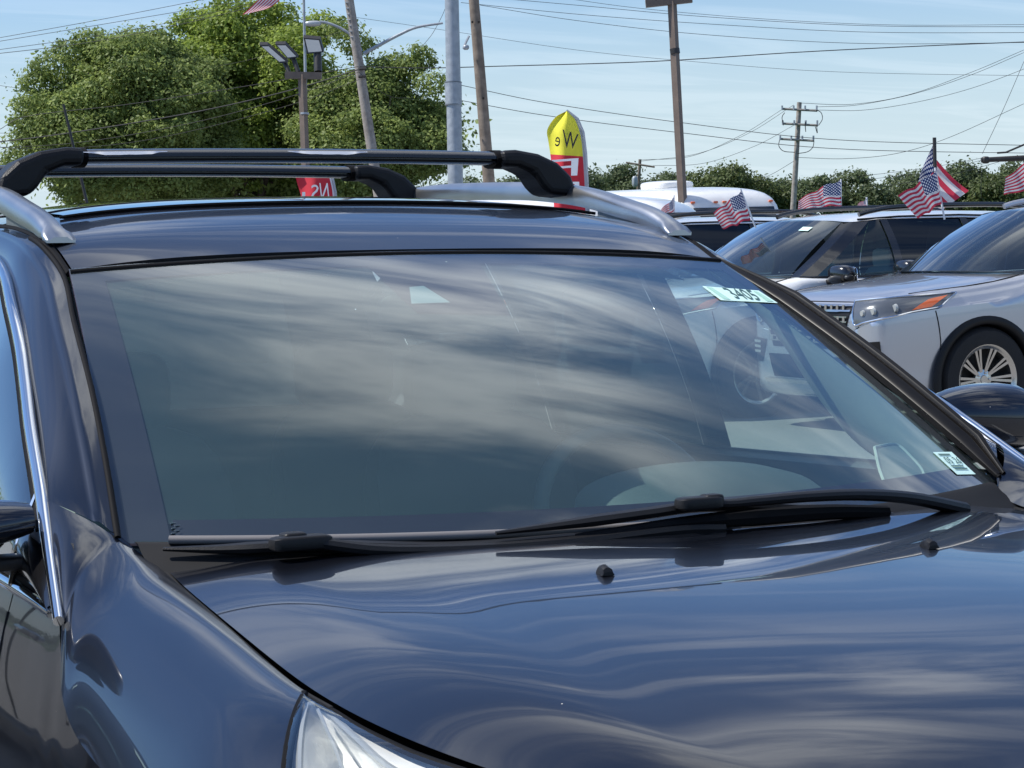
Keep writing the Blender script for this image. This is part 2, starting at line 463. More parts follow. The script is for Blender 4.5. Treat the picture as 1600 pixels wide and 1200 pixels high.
amber = pmat('amber_lens', (0.75, 0.13, 0.02), 0.15, 0, 1.0)
lampdark = pmat('lamp_dark_inside', (0.12, 0.13, 0.14), 0.2, 0.3, 1.0)
lampwhite = pmat('lamp_reflector', (0.86, 0.86, 0.82), 0.25, 0.0, 0.5, noise=0.05, nscale=25)
lamprim = pmat('lamp_bezel_grey', (0.42, 0.44, 0.43), 0.3, 0.3)
wsglass = glass_mat('windshield_glass', (0.72, 0.89, 0.84), 2.15, dust=0.022)
sideglass = glass_mat('side_glass', (0.36, 0.45, 0.43), 1.9, dust=0.01)
clearglass = glass_mat('door_glass', (0.86, 0.95, 0.92), 1.0)
roofglass = glass_mat('sunroof_glass', (0.06, 0.07, 0.08), 1.9)
carglass = glass_mat('far_windshield_glass', (0.30, 0.42, 0.44), 1.9, dust=0.02)
privglass = glass_mat('privacy_glass', (0.035, 0.045, 0.05), 1.6)
lampglass = glass_mat('lamp_lens', (0.96, 0.97, 0.97), 1.3)
brown = pmat('brown_painted_steel', (0.16, 0.12, 0.095), 0.55, noise=0.12, nscale=5)
bronze = pmat('dark_bronze', (0.03, 0.027, 0.025), 0.45, noise=0.15)
woodp = pmat('weathered_pole_wood', (0.24, 0.21, 0.185), 0.9, col2=(0.36, 0.33, 0.30), nscale=6, bump=0.5, bscale=14)
woodb = pmat('brown_pole_wood', (0.15, 0.12, 0.095), 0.9, col2=(0.25, 0.205, 0.165), nscale=5, bump=0.5, bscale=12)
galv = pmat('galvanised_steel', (0.30, 0.33, 0.36), 0.5, 0.35, col2=(0.40, 0.43, 0.46), nscale=9)
cablem = pmat('cable_black', (0.02, 0.02, 0.022), 0.6)
lensw = pmat('lamp_lens_grey', (0.62, 0.60, 0.56), 0.4)
bark = pmat('bark', (0.09, 0.07, 0.055), 0.9, noise=0.3, bump=0.5, bscale=20)
vinylw = pmat('coach_white', (0.76, 0.76, 0.75), 0.3, 0, 0.6, noise=0.03)
blackglass = pmat('bus_window_glass', (0.02, 0.024, 0.028), 0.05, 0, 1.0)
clothred = pmat('red_cloth', (0.62, 0.03, 0.05), 0.8); clothyel = pmat('yellow_cloth', (0.78, 0.72, 0.05), 0.8, noise=0.06)
clothw = pmat('white_cloth', (0.78, 0.78, 0.80), 0.8); clothk = pmat('black_print', (0.02, 0.02, 0.03), 0.8)
greytrim = pmat('grey_sleeve', (0.42, 0.43, 0.46), 0.7)
tealsticker = pmat('sticker_paper', (0.62, 0.86, 0.80), 0.6, noise=0.04); printk = pmat('sticker_print', (0.05, 0.12, 0.12), 0.6)
stickgrn = pmat('sticker_band', (0.40, 0.66, 0.55), 0.6)

# ------------------------------------------------------------------ ground
g = bpy.data.materials.new('asphalt'); g.use_nodes = True; nt = g.node_tree; b = nt.nodes['Principled BSDF']
t = nt.nodes.new('ShaderNodeTexCoord')
na = nt.nodes.new('ShaderNodeTexNoise'); na.inputs['Scale'].default_value = 70; na.inputs['Detail'].default_value = 6; na.inputs['Roughness'].default_value = .7
nb = nt.nodes.new('ShaderNodeTexNoise'); nb.inputs['Scale'].default_value = 0.5; nb.inputs['Detail'].default_value = 7
nt.links.new(t.outputs['Object'], na.inputs[0]); nt.links.new(t.outputs['Object'], nb.inputs[0])
mx = nt.nodes.new('ShaderNodeMix'); mx.data_type = 'RGBA'; nt.links.new(na.outputs['Fac'], mx.inputs['Factor'])
mx.inputs['A'].default_value = (0.07, 0.07, 0.068, 1); mx.inputs['B'].default_value = (0.40, 0.39, 0.37, 1)
mx2 = nt.nodes.new('ShaderNodeMix'); mx2.data_type = 'RGBA'; mx2.blend_type = 'MULTIPLY'; mx2.inputs['Factor'].default_value = .6
nt.links.new(mx.outputs['Result'], mx2.inputs['A']); nt.links.new(nb.outputs['Color'], mx2.inputs['B']); nt.links.new(mx2.outputs['Result'], b.inputs['Base Color'])
hs = nt.nodes.new('ShaderNodeMapRange'); nt.links.new(nb.outputs['Fac'], hs.inputs[0]); hs.inputs[3].default_value = .6; hs.inputs[4].default_value = 1.2
cc = nt.nodes.new('ShaderNodeCombineColor')
for k in range(3): nt.links.new(hs.outputs[0], cc.inputs[k])
nt.links.new(cc.outputs[0], mx2.inputs['B'])
b.inputs['Roughness'].default_value = .9
bp = nt.nodes.new('ShaderNodeBump'); bp.inputs['Strength'].default_value = .5; bp.inputs['Distance'].default_value = .01; nt.links.new(na.outputs['Fac'], bp.inputs['Height']); nt.links.new(bp.outputs[0], b.inputs['Normal'])
grassm = pmat('verge_grass', (0.05, 0.085, 0.025), 0.9, noise=0.4, nscale=3, bump=0.5, bscale=8)
tag(mk('verge', [(-1500, -1500, -0.03), (1500, -1500, -0.03), (1500, 1500, -0.03), (-1500, 1500, -0.03)], [(0, 1, 2, 3)], grassm, None, False), kind='structure')
tag(mk('parking_lot', [(-60, -40, 0), (60, -40, 0), (60, 62, 0), (-60, 62, 0)], [(0, 1, 2, 3)], g, None, False), kind='structure')
linem = pmat('bay_paint', (0.7, 0.7, 0.66), 0.7, noise=0.15, nscale=20)
for k in range(9):
    x0 = -15.75+k*2.9
    tag(mk('parking_line', [(x0, -3.2, .004), (x0+.1, -3.2, .004), (x0+.1, 2.4, .004), (x0, 2.4, .004)], [(0, 1, 2, 3)], linem, None, False), kind='structure')

# ================================================================== the near navy SUV
suv = empty('parked_suv', (0, 0, 0))
Mt = Matrix.Identity(4)
for i in range(3):
    for j in range(3): Mt[i][j] = T3[i, j]
suv.matrix_world = Mt
tag(suv, 'dark navy blue SUV close up in front with black roof crossbars and a dusty windshield', 'car')

# ---- windshield surface: s across (0 = car's right, 1 = left), t header -> base
WB = lambda x: np.array([x, -0.985+0.235*(x/0.78)**2, 1.158+0.010*(x/0.78)**2-0.012])
WT = lambda x: np.array([x, -0.075+0.045*(abs(x)/0.655)**2, 1.590-0.022*(abs(x)/0.655)**2])


def wglass(s, t):
    q = 2*s-1
    a, b = WT(q*0.655), WB(q*0.780)
    n = np.array([0, -0.44, 0.9])
    return a*(1-t)+b*t+n*(0.022*4*t*(1-t)*(1-0.35*q*q))


NS, NT = 41, 33
WG = np.array([[wglass(j/(NS-1), i/(NT-1)) for j in range(NS)] for i in range(NT)])
wsh = grid('windshield', WG, wsglass, suv)
wbvh = bvh_of(WG.reshape(-1, 3), gfaces(NT, NS))
WN = np.array([0, -0.44, 0.9])


def on_glass(px, py, off=0.0):
    d = rayc(px, py); h = wbvh.ray_cast(Vector(Cc), Vector(d))
    if h[0] is None:
        # just past the rim: continue on the plane x of the rim
        return X(px, py, 0.76 if px > 700 else -0.76)+WN*off
    return np.array(h[0][:])+np.array(h[1][:])*(1 if h[1][2] > 0 else -1)*off


def glass_patch(corners, off, n=8, m=8, nm='x', mat=None, parent=None):
    G = quad_grid(corners, n, m); P = np.array([[on_glass(*G[i, j], off) for j in range(m)] for i in range(n)])
    return grid(nm, P, mat, parent)


def wstrip(s0, s1, t0, t1, n=20, m=20, off=-0.004):
    return [[wglass(s0+(s1-s0)*j/(m-1), t0+(t1-t0)*i/(n-1))+WN*off for j in range(m)] for i in range(n)]


fr = MB()
for st in ((0, 1, 0, 0.062, 4, 40), (0, 0.043, 0.062, 1, 30, 4), (0.982, 1, 0.062, 1, 30, 3), (0.048, 0.982, 0.93, 1.0, 4, 40)):
    Pq = np.array(wstrip(*st)); fr.add(Pq.reshape(-1, 3), gfaces(*Pq.shape[:2]))
fr.build('frit_band', fritm, wsh, True)
# rounded camera housing behind the header
hc = [(566, 404), (745, 400), (797, 487), (652, 484)]
glass_patch(hc, -0.005, 8, 10, 'camera_housing', pmat('housing_plastic', (0.030, 0.020, 0.028), 0.8, spec=0.05), wsh)
glass_patch([(640, 446), (662, 444), (704, 470), (643, 472)], -0.003, 4, 6, 'camera_window', pmat('camera_window_grey', (0.22, 0.27, 0.29), 0.4), wsh)
# inventory sticker 3405
q34 = [(1096.5, 448), (1185, 455), (1215, 474.5), (1126, 470)]
st = glass_patch(q34, 0.0015, 4, 12, 'stock_sticker', tealsticker, wsh)
tq = [on_glass(*p, 0.003) for p in ((1126, 451), (1172, 455), (1189, 471), (1150, 468))]
v, f = text_geo('3405', tq, (0, 0, 0)); mk('sticker_number', v, f, printk, wsh, False)
for qq in (((1103, 449.5), (1112, 450.5), (1141, 469.5), (1130, 468.5)), ((1176, 456), (1183, 457), (1208, 472.5), (1198, 472))):
    glass_patch(qq, 0.0022, 3, 3, 'sticker_band', stickgrn, wsh)
# inspection sticker, lower left of the car
glass_patch([(1457, 707.5), (1486, 707), (1524, 742), (1495, 742.5)], 0.0015, 6, 4, 'inspection_sticker', tealsticker, wsh)
tq = [on_glass(*p, 0.003) for p in ((1471, 716), (1494, 716), (1503, 726), (1481, 726))]
v, f = text_geo('05 26', tq, (0, 0, 0)); mk('sticker_date', v, f, printk, wsh, False)
for a, b in ((((1464, 711), (1482, 711), (1484, 713), (1466, 713))), None), (((1484, 729), (1503, 729), (1505, 731), (1486, 731)), None), (((1489, 733), (1509, 733), (1511, 735), (1491, 735)), None):
    glass_patch(a, 0.003, 2, 4, 'sticker_line', printk, wsh)
# added pale film painting in the dashboard's veiling reflection, clear of the black border
fm_ = bpy.data.materials.new('painted_veil_glare'); fm_.use_nodes = True; nf = fm_.node_tree; nf.nodes.clear()
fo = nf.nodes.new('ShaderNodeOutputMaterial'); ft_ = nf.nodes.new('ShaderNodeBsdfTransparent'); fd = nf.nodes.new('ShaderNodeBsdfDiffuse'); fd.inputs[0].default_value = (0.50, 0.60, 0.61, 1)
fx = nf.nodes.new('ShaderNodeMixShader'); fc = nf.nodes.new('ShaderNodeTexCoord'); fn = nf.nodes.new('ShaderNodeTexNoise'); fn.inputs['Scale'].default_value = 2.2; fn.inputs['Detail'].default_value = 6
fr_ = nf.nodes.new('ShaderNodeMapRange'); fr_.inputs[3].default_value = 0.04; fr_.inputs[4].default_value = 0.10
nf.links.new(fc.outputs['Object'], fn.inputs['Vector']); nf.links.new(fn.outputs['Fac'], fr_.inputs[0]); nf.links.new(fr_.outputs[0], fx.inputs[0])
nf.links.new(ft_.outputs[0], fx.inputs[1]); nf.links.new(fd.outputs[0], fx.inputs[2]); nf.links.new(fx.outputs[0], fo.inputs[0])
grid('veil_glare_film', wstrip(.040, .985, .058, .935, 24, 30, -.0075), fm_, wsh)
# small maker's marks in the lower right corner of the glass
mark = MB()
for k in range(6):
    p = on_glass(270+7*(k % 2)+random.random()*3, 818+4*k, 0.001); mark.box(p, (0.004, 0.001, 0.0006))
mark.build('glass_mark', pmat('glass_mark_grey', (0.12, 0.16, 0.18), .6), wsh)

# ---- cant strip: A pillar and the roof side down to the window line, s: base -> rear
INN = [(-.780, -.752, 1.166), (-.752, -.60, 1.262), (-.722, -.42, 1.367), (-.690, -.20, 1.478), (-.662, -.035, 1.556), (-.662, .10, 1.610), (-.662, .25, 1.640), (-.662, .45, 1.660), (-.662, 1.0, 1.676), (-.655, 1.6, 1.664), (-.64, 2.15, 1.60)]
OUTR = [(-.857, -.650, 1.214), (-.846, -.586, 1.242), (-.820, -.442, 1.312), (-.785, -.235, 1.412), (-.752, -.04, 1.496), (-.722, .14, 1.556), (-.705, .28, 1.590), (-.700, .48, 1.615), (-.695, 1.0, 1.632), (-.695, 1.6, 1.618), (-.68, 2.15, 1.55)]
NP = 70
inn = catmull(INN, NP); outr = catmull(OUTR, NP)


def cant(side):
    P = np.zeros((NP, 15, 3))
    for i in range(NP):
        a, b = inn[i], outr[i]; c = b-a; n = np.cross(np.gradient(inn, axis=0)[i], c); n /= np.linalg.norm(n)
        if n[2] < 0 and n[0] > 0: n = -n
        if n[0] > 0: n = -n
        L = np.linalg.norm(c)
        for j in range(15):
            v = j/14
            bul = 0.14*L*(math.sin(math.pi*v)**0.8)*(.25+.75*ss(0, 10, i))
            cre = 0.006*math.exp(-((v-.26)/.06)**2)
            P[i, j] = a+c*v+n*(bul+cre)
    if side > 0: P[:, :, 0] *= -1
    return P


cr = cant(-1); cl = cant(1)
grid('roof_pillar_skin', cr, navy, suv); grid('roof_pillar_skin', cl, navy, suv, flip=True)
for sgn in (-1, 1):
    e = inn.copy(); e[:, 0] *= -sgn if sgn > 0 else 1
    e = e[:33]
    tube('windshield_gasket', e+np.array([0.004*sgn, -0.003, -0.002]), 0.0050, rubber, suv, 8)
# bright and black mouldings of the driver's side pillar
ml = inn.copy(); ml[:, 0] *= -1
NM = int(np.argmax(inn[:, 2] > 1.545))
TP = np.clip((NM+3-np.arange(NM+4))/8, 0.10, 1)*np.clip((np.arange(NM+4)+2.0)/5, .3, 1)
prof = [(-.004, -.004), (-.003, .007), (.001, .011), (.016, .016), (.0185, .0145), (.020, .004), (.027, .004), (.0285, .013), (.032, .018), (.040, .020), (.045, .016), (.048, .006), (.049, -.006)]
MP = [[ml[i]+np.array([a_*TP[i], -.44*(b_*TP[i]), .9*(b_*TP[i])]) for a_, b_ in prof] for i in range(NM+4)]
grid('pillar_moulding', MP, mouldm, suv, flip=True, sharp=28)

# ---- roof
yr = np.r_[np.linspace(-.072, .3, 16), np.linspace(.36, 2.2, 26)]
ZC = lambda y: np.interp(y, RY, RZ)
rp = catmull([(-.075, 1.592, 0), (.02, 1.626, 0), (.12, 1.655, 0), (.3, 1.692, 0), (.45, 1.709, 0), (.6, 1.720, 0), (.8, 1.730, 0), (1.0, 1.735, 0), (1.6, 1.722, 0), (2.2, 1.655, 0)], 120)
RY, RZ = rp[:, 0], rp[:, 1]


def roofz(x, y):
    ze = np.interp(y, inn[:, 1], inn[:, 2])+0.006; f = abs(x)/.65
    return ZC(y)+(ze-ZC(y))*(0.55*f**2+0.45*f**5)


roofP = [[np.array([q*.648, y+.045*(q**2)*math.exp(-(y+.07)*6), roofz(q*.648, y+.045*(q**2)*math.exp(-(y+.07)*6))]) for q in np.linspace(-1, 1, 41)] for y in yr]
roof = grid('roof', roofP, navy, suv)
hdr = [np.array([q*.655, -0.086+0.045*q*q, 1.583-.022*q*q]) for q in np.linspace(-1, 1, 41)]
tube('header_seal', hdr, 0.006, rubber, suv, 8)
lip = np.array(roofP)[:2].copy(); lip[0] += np.array([0, .004, -.02]); lip[1] = np.array(roofP)[0]
grid('roof_lip', lip, gapm, suv)
for s_ in (-1, 1):
    dl = np.array([[s_*.655, y, np.interp(y, inn[:, 1], inn[:, 2])+.001] for y in np.linspace(-.03, 2.1, 30)])
    tube('roof_ditch', dl, 0.006, rubber, suv, 6)
sg = [[np.array([q*.56, y, roofz(q*.56, y)+.004+.003*(1-q**4)]) for q in np.linspace(-1, 1, 31)] for y in np.r_[np.linspace(.345, .6, 6), np.linspace(.7, 1.75, 12)]]
grid('sunroof', sg, roofglass, suv)
grid('sunroof_frame', np.array(sg)-np.array([0, 0, .0035]), blackgl, suv)
sgl = [np.array([q*.575, .335-.0*q, roofz(q*.575, .335)+.004]) for q in np.linspace(-1, 1, 31)]
tube('sunroof_seal', sgl, 0.0035, rubber, suv, 6)

# ---- roof rails
RAIL = [(.638, .085, 1.628), (.64, .12, 1.650), (.641, .20, 1.678), (.642, .31, 1.702), (.642, .49, 1.737), (.642, .69, 1.760), (.642, .88, 1.773), (.642, 1.25, 1.790), (.642, 1.5, 1.790), (.64, 1.76, 1.776), (.636, 2.02, 1.720), (.632, 2.14, 1.655)]
RB = catmull(RAIL, 60)


def rail(side):
    P = []; wid = .021
    for i, p in enumerate(RB):
        k = i/59; th = .030+.012*math.sin(math.pi*min(1, k*3)/1.0*0.5) if k < .34 else .042
        th = min(th, .042); th *= min(1, .35+k*9)
        w = wid*(1.25 if k < .05 else 1.0)
        ring = [(-w, -th), (-w*1.05, -th*.4), (-w*.8, -.006), (-w*.45, 0), (w*.45, 0), (w*.8, -.006), (w*1.05, -th*.4), (w, -th)]
        P.append([(side*(p[0]+a), p[1], p[2]+b) for a, b in ring])
    o = grid('roof_rail', P, satin, suv, flip=side < 0)
    v = np.array(P); n, m = v.shape[:2]
    mk('rail_underside', [v[i, j] for i in range(n) for j in (0, 7)], gfaces(n, 2), satin_dark, o)
    mk('rail_end', list(v[0]), [tuple(range(8))], satin, o, False)
    # feet closing the gap at both ends
    for (i0, i1) in ((0, 14), (50, 59)):
        top = [RB[i] for i in range(i0, i1+1)]; ol = [(q[1], q[2]-.025) for q in top]+[(q[1], np.interp(q[1], inn[:, 1], inn[:, 2])-.002) for q in top[::-1]]
        ft = MB(); ft.prism([(side*.627, y_, z_) for y_, z_ in ol], (side*.030, 0, 0)); ft.build('rail_foot', satin_dark, o)
    return o


rail(-1); rail(1)

# ---- crossbars
def crossbar(y, dz, shift=0.0):
    n = 24; ring = [(-.040, -.012), (-.036, .004), (-.018, .017), (.0, .022), (.02, .019), (.036, .008), (.040, -.006), (.03, -.018), (0, -.022), (-.025, -.020), (-.034, -.016)]
    ring = [(-.040, -.004), (-.039, .006), (-.030, .016), (-.012, .022), (.010, .022), (.03, .014), (.040, .002), (.034, -.012), (.01, -.020), (-.02, -.020), (-.034, -.016), (-.036, -.010), (-.026, -.008), (-.026, -.005)]
    P = [[(x, y+a, 1.796+dz+b+.006*(1-(x/.47)**2)) for a, b in ring] for x in np.linspace(-.475, .475, n)]
    P = [[(q[0], q[1], (q[2]-1.796-dz)*.70+1.806+dz) for q in r_] for r_ in P]
    P = np.array(P); v = P.reshape(-1, 3)
    bar = mk('crossbar', v, gfaces(n, len(ring), 0, True), bargloss, suv, True, None, 40)
    if y < 1:
        for xa, xb in ((-.470, -.290), (-.030, .150)):  # bright strips added to stand in for the highlight along the front bar
            xs = np.linspace(xa, xb, 12); jag = rng.normal(size=12)*.0006
            tpr = np.minimum(1, np.minimum(np.arange(12)+.5, 11.5-np.arange(12))/3.5)
            v_ = [(x, y-.0418, 1.8140-.0065*q+dz+.0042*(1-(x/.47)**2)+j) for x, j, q in zip(xs, jag, tpr)]+[(x, y-.0392, 1.8145+dz+.0042*(1-(x/.47)**2)) for x in xs]
            mk('added_glint_strip', v_, gfaces(2, 12), pmat('glint_metal', (0.9, 0.9, 0.9), 0.30, 1.0), bar)
    for s in (-1, 1):
        ol = [(.462, .026), (.50, .028), (.555, .019), (.600, .0), (.634, -.030), (.648, -.072), (.630, -.075), (.578, -.070), (.560, -.052), (.540, -.024), (.505, -.010), (.465, -.009)]
        ol = [(s*(a+shift), 1.796+dz+b) for a, b in ol]
        mb = MB(); mb.prism([(a, y-.052, b) for a, b in ol], (0, .104, 0))
        bevel(mb.build('crossbar_foot', blackpl, bar, False), .014, 3, 30)
        cuff = MB(); cuff.tube([(s*.455, y, 1.805+dz), (s*.476, y, 1.805+dz)], .0205, 14, sx=2.15)
        cuff.build('bar_cuff', rubber, bar, True)
    return bar


crossbar(.60, 0.001); crossbar(1.47, 0.026)

# ---- bonnet / hood
EDG = np.array([(.716, -.735, 1.124), (.735, -.80, 1.128), (.744, -.90, 1.117), (.750, -1.03, 1.101), (.757, -1.18, 1.083), (.763, -1.33, 1.063), (.768, -1.44, 1.051), (.769, -1.49, 1.047),
                (.764, -1.56, 1.040), (.756, -1.62, 1.030), (.745, -1.68, 1.022), (.732, -1.735, 1.015), (.700, -1.83, 1.006), (.655, -1.93, .993), (.59, -2.03, .975), (.50, -2.11, .958)])
ED2 = catmull(EDG, 160)
for _ in range(400): ED2[8:-1] += .4*((ED2[7:-2]+ED2[9:])/2-ED2[8:-1])
EY = ED2[:, 1][::-1]
PZE = np.polyfit(ED2[:, 1], ED2[:, 2], 3)
PZC = np.polyfit([-2.2, -2.1, -1.9, -1.6, -1.27, -1.03], [.985, 1.018, 1.062, 1.104, 1.131, 1.142], 3)


def hood_edge(y): return np.interp(y, EY, ED2[:, 0][::-1]), np.polyval(PZE, max(y, -2.12))


def hoodz(x, y):
    xe, ze = hood_edge(y); zc = np.polyval(PZC, y); f = abs(x)/xe
    sharp = ss(-1.05, -1.75, y)
    k = 0.75*min(f, 1)**2.4+0.25*ss(.80, 1.04, f)
    dome = 0.003*sharp*math.exp(-((abs(x)-.56)/.06)**2)
    return zc+(ze-zc)*k+dome


HN, HM = 64, 97
hoodP = np.zeros((HN, HM, 3))
for i in range(HN):
    for j in range(HM):
        q = 2*j/(HM-1)-1; q = math.copysign(abs(q)**0.9, q); t_ = i/(HN-1)
        yr_ = -1.03+.295*abs(q)**2.3; yf = -2.215+.105*abs(q)**3
        y = yr_+(yf-yr_)*t_
        xe, ze = hood_edge(y); x = q*xe
        hoodP[i, j] = (x, y, hoodz(x, y))
hoodP[0, :, 2] -= .001
hood = grid('hood', hoodP, navy, suv)
rl = hoodP[:1].repeat(3, 0).copy(); rl[1] += (0, .012, -.012); rl[2] += (0, .004, -.05)
grid('hood_rear_lip', rl, navy, hood, flip=True)
fl = hoodP[-1:].repeat(3, 0).copy(); fl[1] += (0, -.012, -.02); fl[2] += (0, .0, -.06)
grid('hood_front_lip', fl, navy, hood)
hbvh = bvh_of(hoodP.reshape(-1, 3), gfaces(HN, HM))


def on_hood(px, py):
    h = hbvh.ray_cast(Vector(Cc), Vector(rayc(px, py))); return np.array(h[0][:])


for (px, py) in ((943, 898), (1450, 856)):
    p = on_hood(px, py); m_ = MB()
    prof = [(-.020, .004, .013), (-.017, .012, .012), (-.004, .017, .010), (.012, .013, .008), (.022, .003, .005)]
    ring = []
    for (yy, zt, w) in prof: ring.append([(p[0]-w, p[1]+yy, p[2]-.003), (p[0]-w*.75, p[1]+yy, p[2]+zt*.7), (p[0]-w*.25, p[1]+yy, p[2]+zt), (p[0]+w*.25, p[1]+yy, p[2]+zt), (p[0]+w*.75, p[1]+yy, p[2]+zt*.7), (p[0]+w, p[1]+yy, p[2]-.003)])
    R_ = np.array(ring); R_ = p+(R_-p)*.72+np.array([0, 0, .002]); m_.add(R_.reshape(-1, 3), gfaces(5, 6)); m_.add(R_[0], [tuple(range(6))])
    m_.build('washer_nozzle', blackpl, hood, True, 40)

# ---- fender and body sides
SIDEZ = [.28, .33, .45, .60, .75, .88, .95, 1.03, 1.10, 1.16]
SIDEX = [.84, .90, .925, .935, .948, .950, .944, .926, .905, .885]


def sidex(z): return np.interp(z, SIDEZ, SIDEX)


def projc(P):
    d = T3@np.asarray(P, float)-CAM; z = d@CF; return 800+F_PX*(d@CR)/z, 600-F_PX*(d@CU)/z


F_TOP = [(-.862, -.645, 1.219), (-.843, -.690, 1.206), (-.812, -.732, 1.186), (-.778, -.760, 1.158), (-.742, -.775, 1.133), (-.741, -.80, 1.128), (-.750, -.90, 1.118), (-.756, -1.03, 1.102), (-.763, -1.18, 1.084), (-.769, -1.33, 1.064), (-.774, -1.44, 1.052), (-.777, -1.492, 1.046)]
F_BOT = [(-.9085, -.905, 1.082), (-.914, -.93, 1.06), (-.925, -.97, 1.03), (-.933, -1.01, .995), (-.938, -1.05, .97), (-.941, -1.08, .955), (-.944, -1.15, .94), (-.946, -1.24, .93), (-.948, -1.33, .92), (-.948, -1.42, .915), (-.946, -1.50, .91), (-.944, -1.545, .905)]
F_TOP2 = [F_TOP[-1], (-.772, -1.56, 1.040), (-.765, -1.62, 1.030), (-.752, -1.68, 1.022), (-.738, -1.735, 1.015), (-.706, -1.83, 1.004), (-.655, -1.93, .985), (-.59, -2.03, .965)]
F_BOT2 = [F_BOT[-1], (-.943, -1.62, .885), (-.938, -1.68, .86), (-.930, -1.75, .835), (-.915, -1.81, .81), (-.88, -1.90, .785), (-.82, -2.00, .77), (-.74, -2.09, .76)]
FT_, FB_ = np.vstack([catmull(F_TOP, 60), catmull(F_TOP2, 40)[1:]]), np.vstack([catmull(F_BOT, 60), catmull(F_BOT2, 40)[1:]])


for _ in range(60):
    for A_ in (FT_, FB_):
        A_[14:-1] += .4*((A_[13:-2]+A_[15:])/2-A_[14:-1])


def fsec(i, v):
    a, b = FT_[i], FB_[i]; c = b-a; ff = min(1, i/59); L = np.linalg.norm(c); n = np.array([-.72, -.06, .70])
    bul = L*(0.115*ss(0, .35, ff)+.03*ss(0, .12, ff))*(math.sin(math.pi*v**.85))
    roll = .009*(1-math.exp(-v*26))*ss(.1, .3, ff)
    return a+c*v+n*(bul+roll)


LEDGE_Y = [1060, 1078, 1105, 1130, 1165, 1200, 1260, 1330, 1450]; LEDGE_X = [490, 478, 462, 455, 448, 445, 440, 436, 432]
VST = np.zeros(99)
for i in range(58, 99):
    best = 0.0
    for v in np.linspace(0, .72, 160):
        x, y = projc(fsec(i, v)); best = v
        if y > 1060 and x < np.interp(y, LEDGE_Y, LEDGE_X): break
    VST[i] = best
VST[:59] = 0
LOW = [fsec(i, VST[i]) for i in range(59, 99)]


def fender(s):
    P = np.zeros((99, 26, 3))
    for i in range(99):
        for j in range(26):
            P[i, j] = fsec(i, VST[i]+(1-VST[i])*j/25)
    if s > 0: P[:, :, 0] *= -1
    return P


# lower panels: outer plane with the wheel opening
AXF, AXR = -1.44, 1.40; WR = .40


def lower_side(s, y0, y1, ztop, zbot, name, wheel=None, ny=40, parent=suv, mat=navy, hole=.44):
    vs = []; idx = {}; fs = []
    ys = np.linspace(y0, y1, ny)
    for i, y in enumerate(ys):
        zb = zbot
        if wheel is not None and abs(y-wheel) < hole: zb = max(zbot, .38+math.sqrt(hole**2-(y-wheel)**2))
        zt = ztop(y) if callable(ztop) else ztop
        for j in range(14):
            z = zt+(zb-zt)*j/13
            x = -sidex(z)*(1-.0*y)
            taper = 0.0
            if y < -1.5: taper = .55*(abs(y+1.5)/.8)**2.6*.35
            if y > 1.7: taper = .08*((y-1.7)/.6)**2
            vs.append((s*-1*(x+taper), y, z))
    return mk(name, vs, gfaces(ny, 14, 0, False, s < 0), mat, parent, True)


fbot = np.array([(-.60, 1.094), (-.85, 1.086), (-2.09, .76), (-2.0, .77), (-1.90, .785), (-1.81, .81), (-1.75, .835), (-1.68, .86), (-1.62, .885),
(-.905, 1.082), (-.97, 1.03), (-1.05, .97), (-1.15, .94), (-1.33, .92), (-1.545, .905)])
FB = fbot[np.argsort(fbot[:, 0])]
for s in (-1, 1):
    P = fender(s)
    fo = grid('fender', P, navy, suv, flip=s > 0)
    ztop = lambda y: np.interp(y, FB[:, 0], FB[:, 1])
    lower_side(s, -2.05, -.640, ztop, .30, 'fender_side', AXF, 56, fo)
    # door panels below the belt
    d1 = lower_side(s, -.634, .38, lambda y: np.interp(y, [-.905, -.85, .2], [1.075, 1.082, 1.105]), .30, 'front_door')
    d2 = lower_side(s, .387, 1.12, lambda y: np.interp(y, [.2, 1.12], [1.105, 1.125]), .30, 'rear_door')
    q_ = lower_side(s, 1.127, 2.30, lambda y: np.interp(y, [1.1, 2.3], [1.125, 1.14]), .32, 'quarter_panel', AXR, 56)
    # handles
    for (d, yy) in ((d1, .08), (d2, .98)):
        mb = MB(); mb.tube([(s*.952, yy-.09, .96), (s*.985, yy-.06, .965), (s*.985, yy+.06, .965), (s*.952, yy+.09, .96)], .012, 8)
        mb.build('door_handle', chrome, d, True)
    # gap liners
    tube('door_gap', [(s*sidex(z)*.998, -.637, z) for z in np.linspace(1.055, .31, 12)], .0045, gapm, d1, 6)
# hood shut line, seen as a dark gap
for s in (-1, 1):
    gp = np.array([(s*(x+.003), y, z-.006) for x, y, z in EDG[:9]])
    tube('hood_gap', catmull(gp, 40), .0045, gapm, suv, 6)

# ---- cowl panel, wiper arms and blades
cowl = []
for k in range(41):
    x = -.76+1.52*k/40; e = WB(x)
    cowl.append([e+np.array([0, .012, .003]), e+np.array([0, -.012, .000]), e+np.array([0, -.03, -.012]), e+np.array([0, -.07, -.03]), e+np.array([0, -.12, -.06])])
grid('cowl_panel', cowl, cowlm, suv)
tube('cowl_seal', [WB(x)+np.array([0, -.012, .006]) for x in np.linspace(-.72, .1, 30)], .0065, pmat('grey_seal', (0.16, 0.15, 0.15), .6), suv, 8)
# corner filler between glass, pillar foot and hood
for s in (-1, 1):
    cf = [[(s*.780, -.752, 1.168), (s*.806, -.735, 1.178), (s*.836, -.690, 1.197)], [(s*.765, -.775, 1.148), (s*.772, -.768, 1.152), (s*.806, -.735, 1.176)], [(s*.735, -.79, 1.130), (s*.742, -.79, 1.132), (s*.775, -.762, 1.150)]]
    grid('cowl_corner', cf, navy, suv, flip=s > 0)


def wp(px, py, off): return hit(px, py, par(-1.0-off, -.80-off, .76))


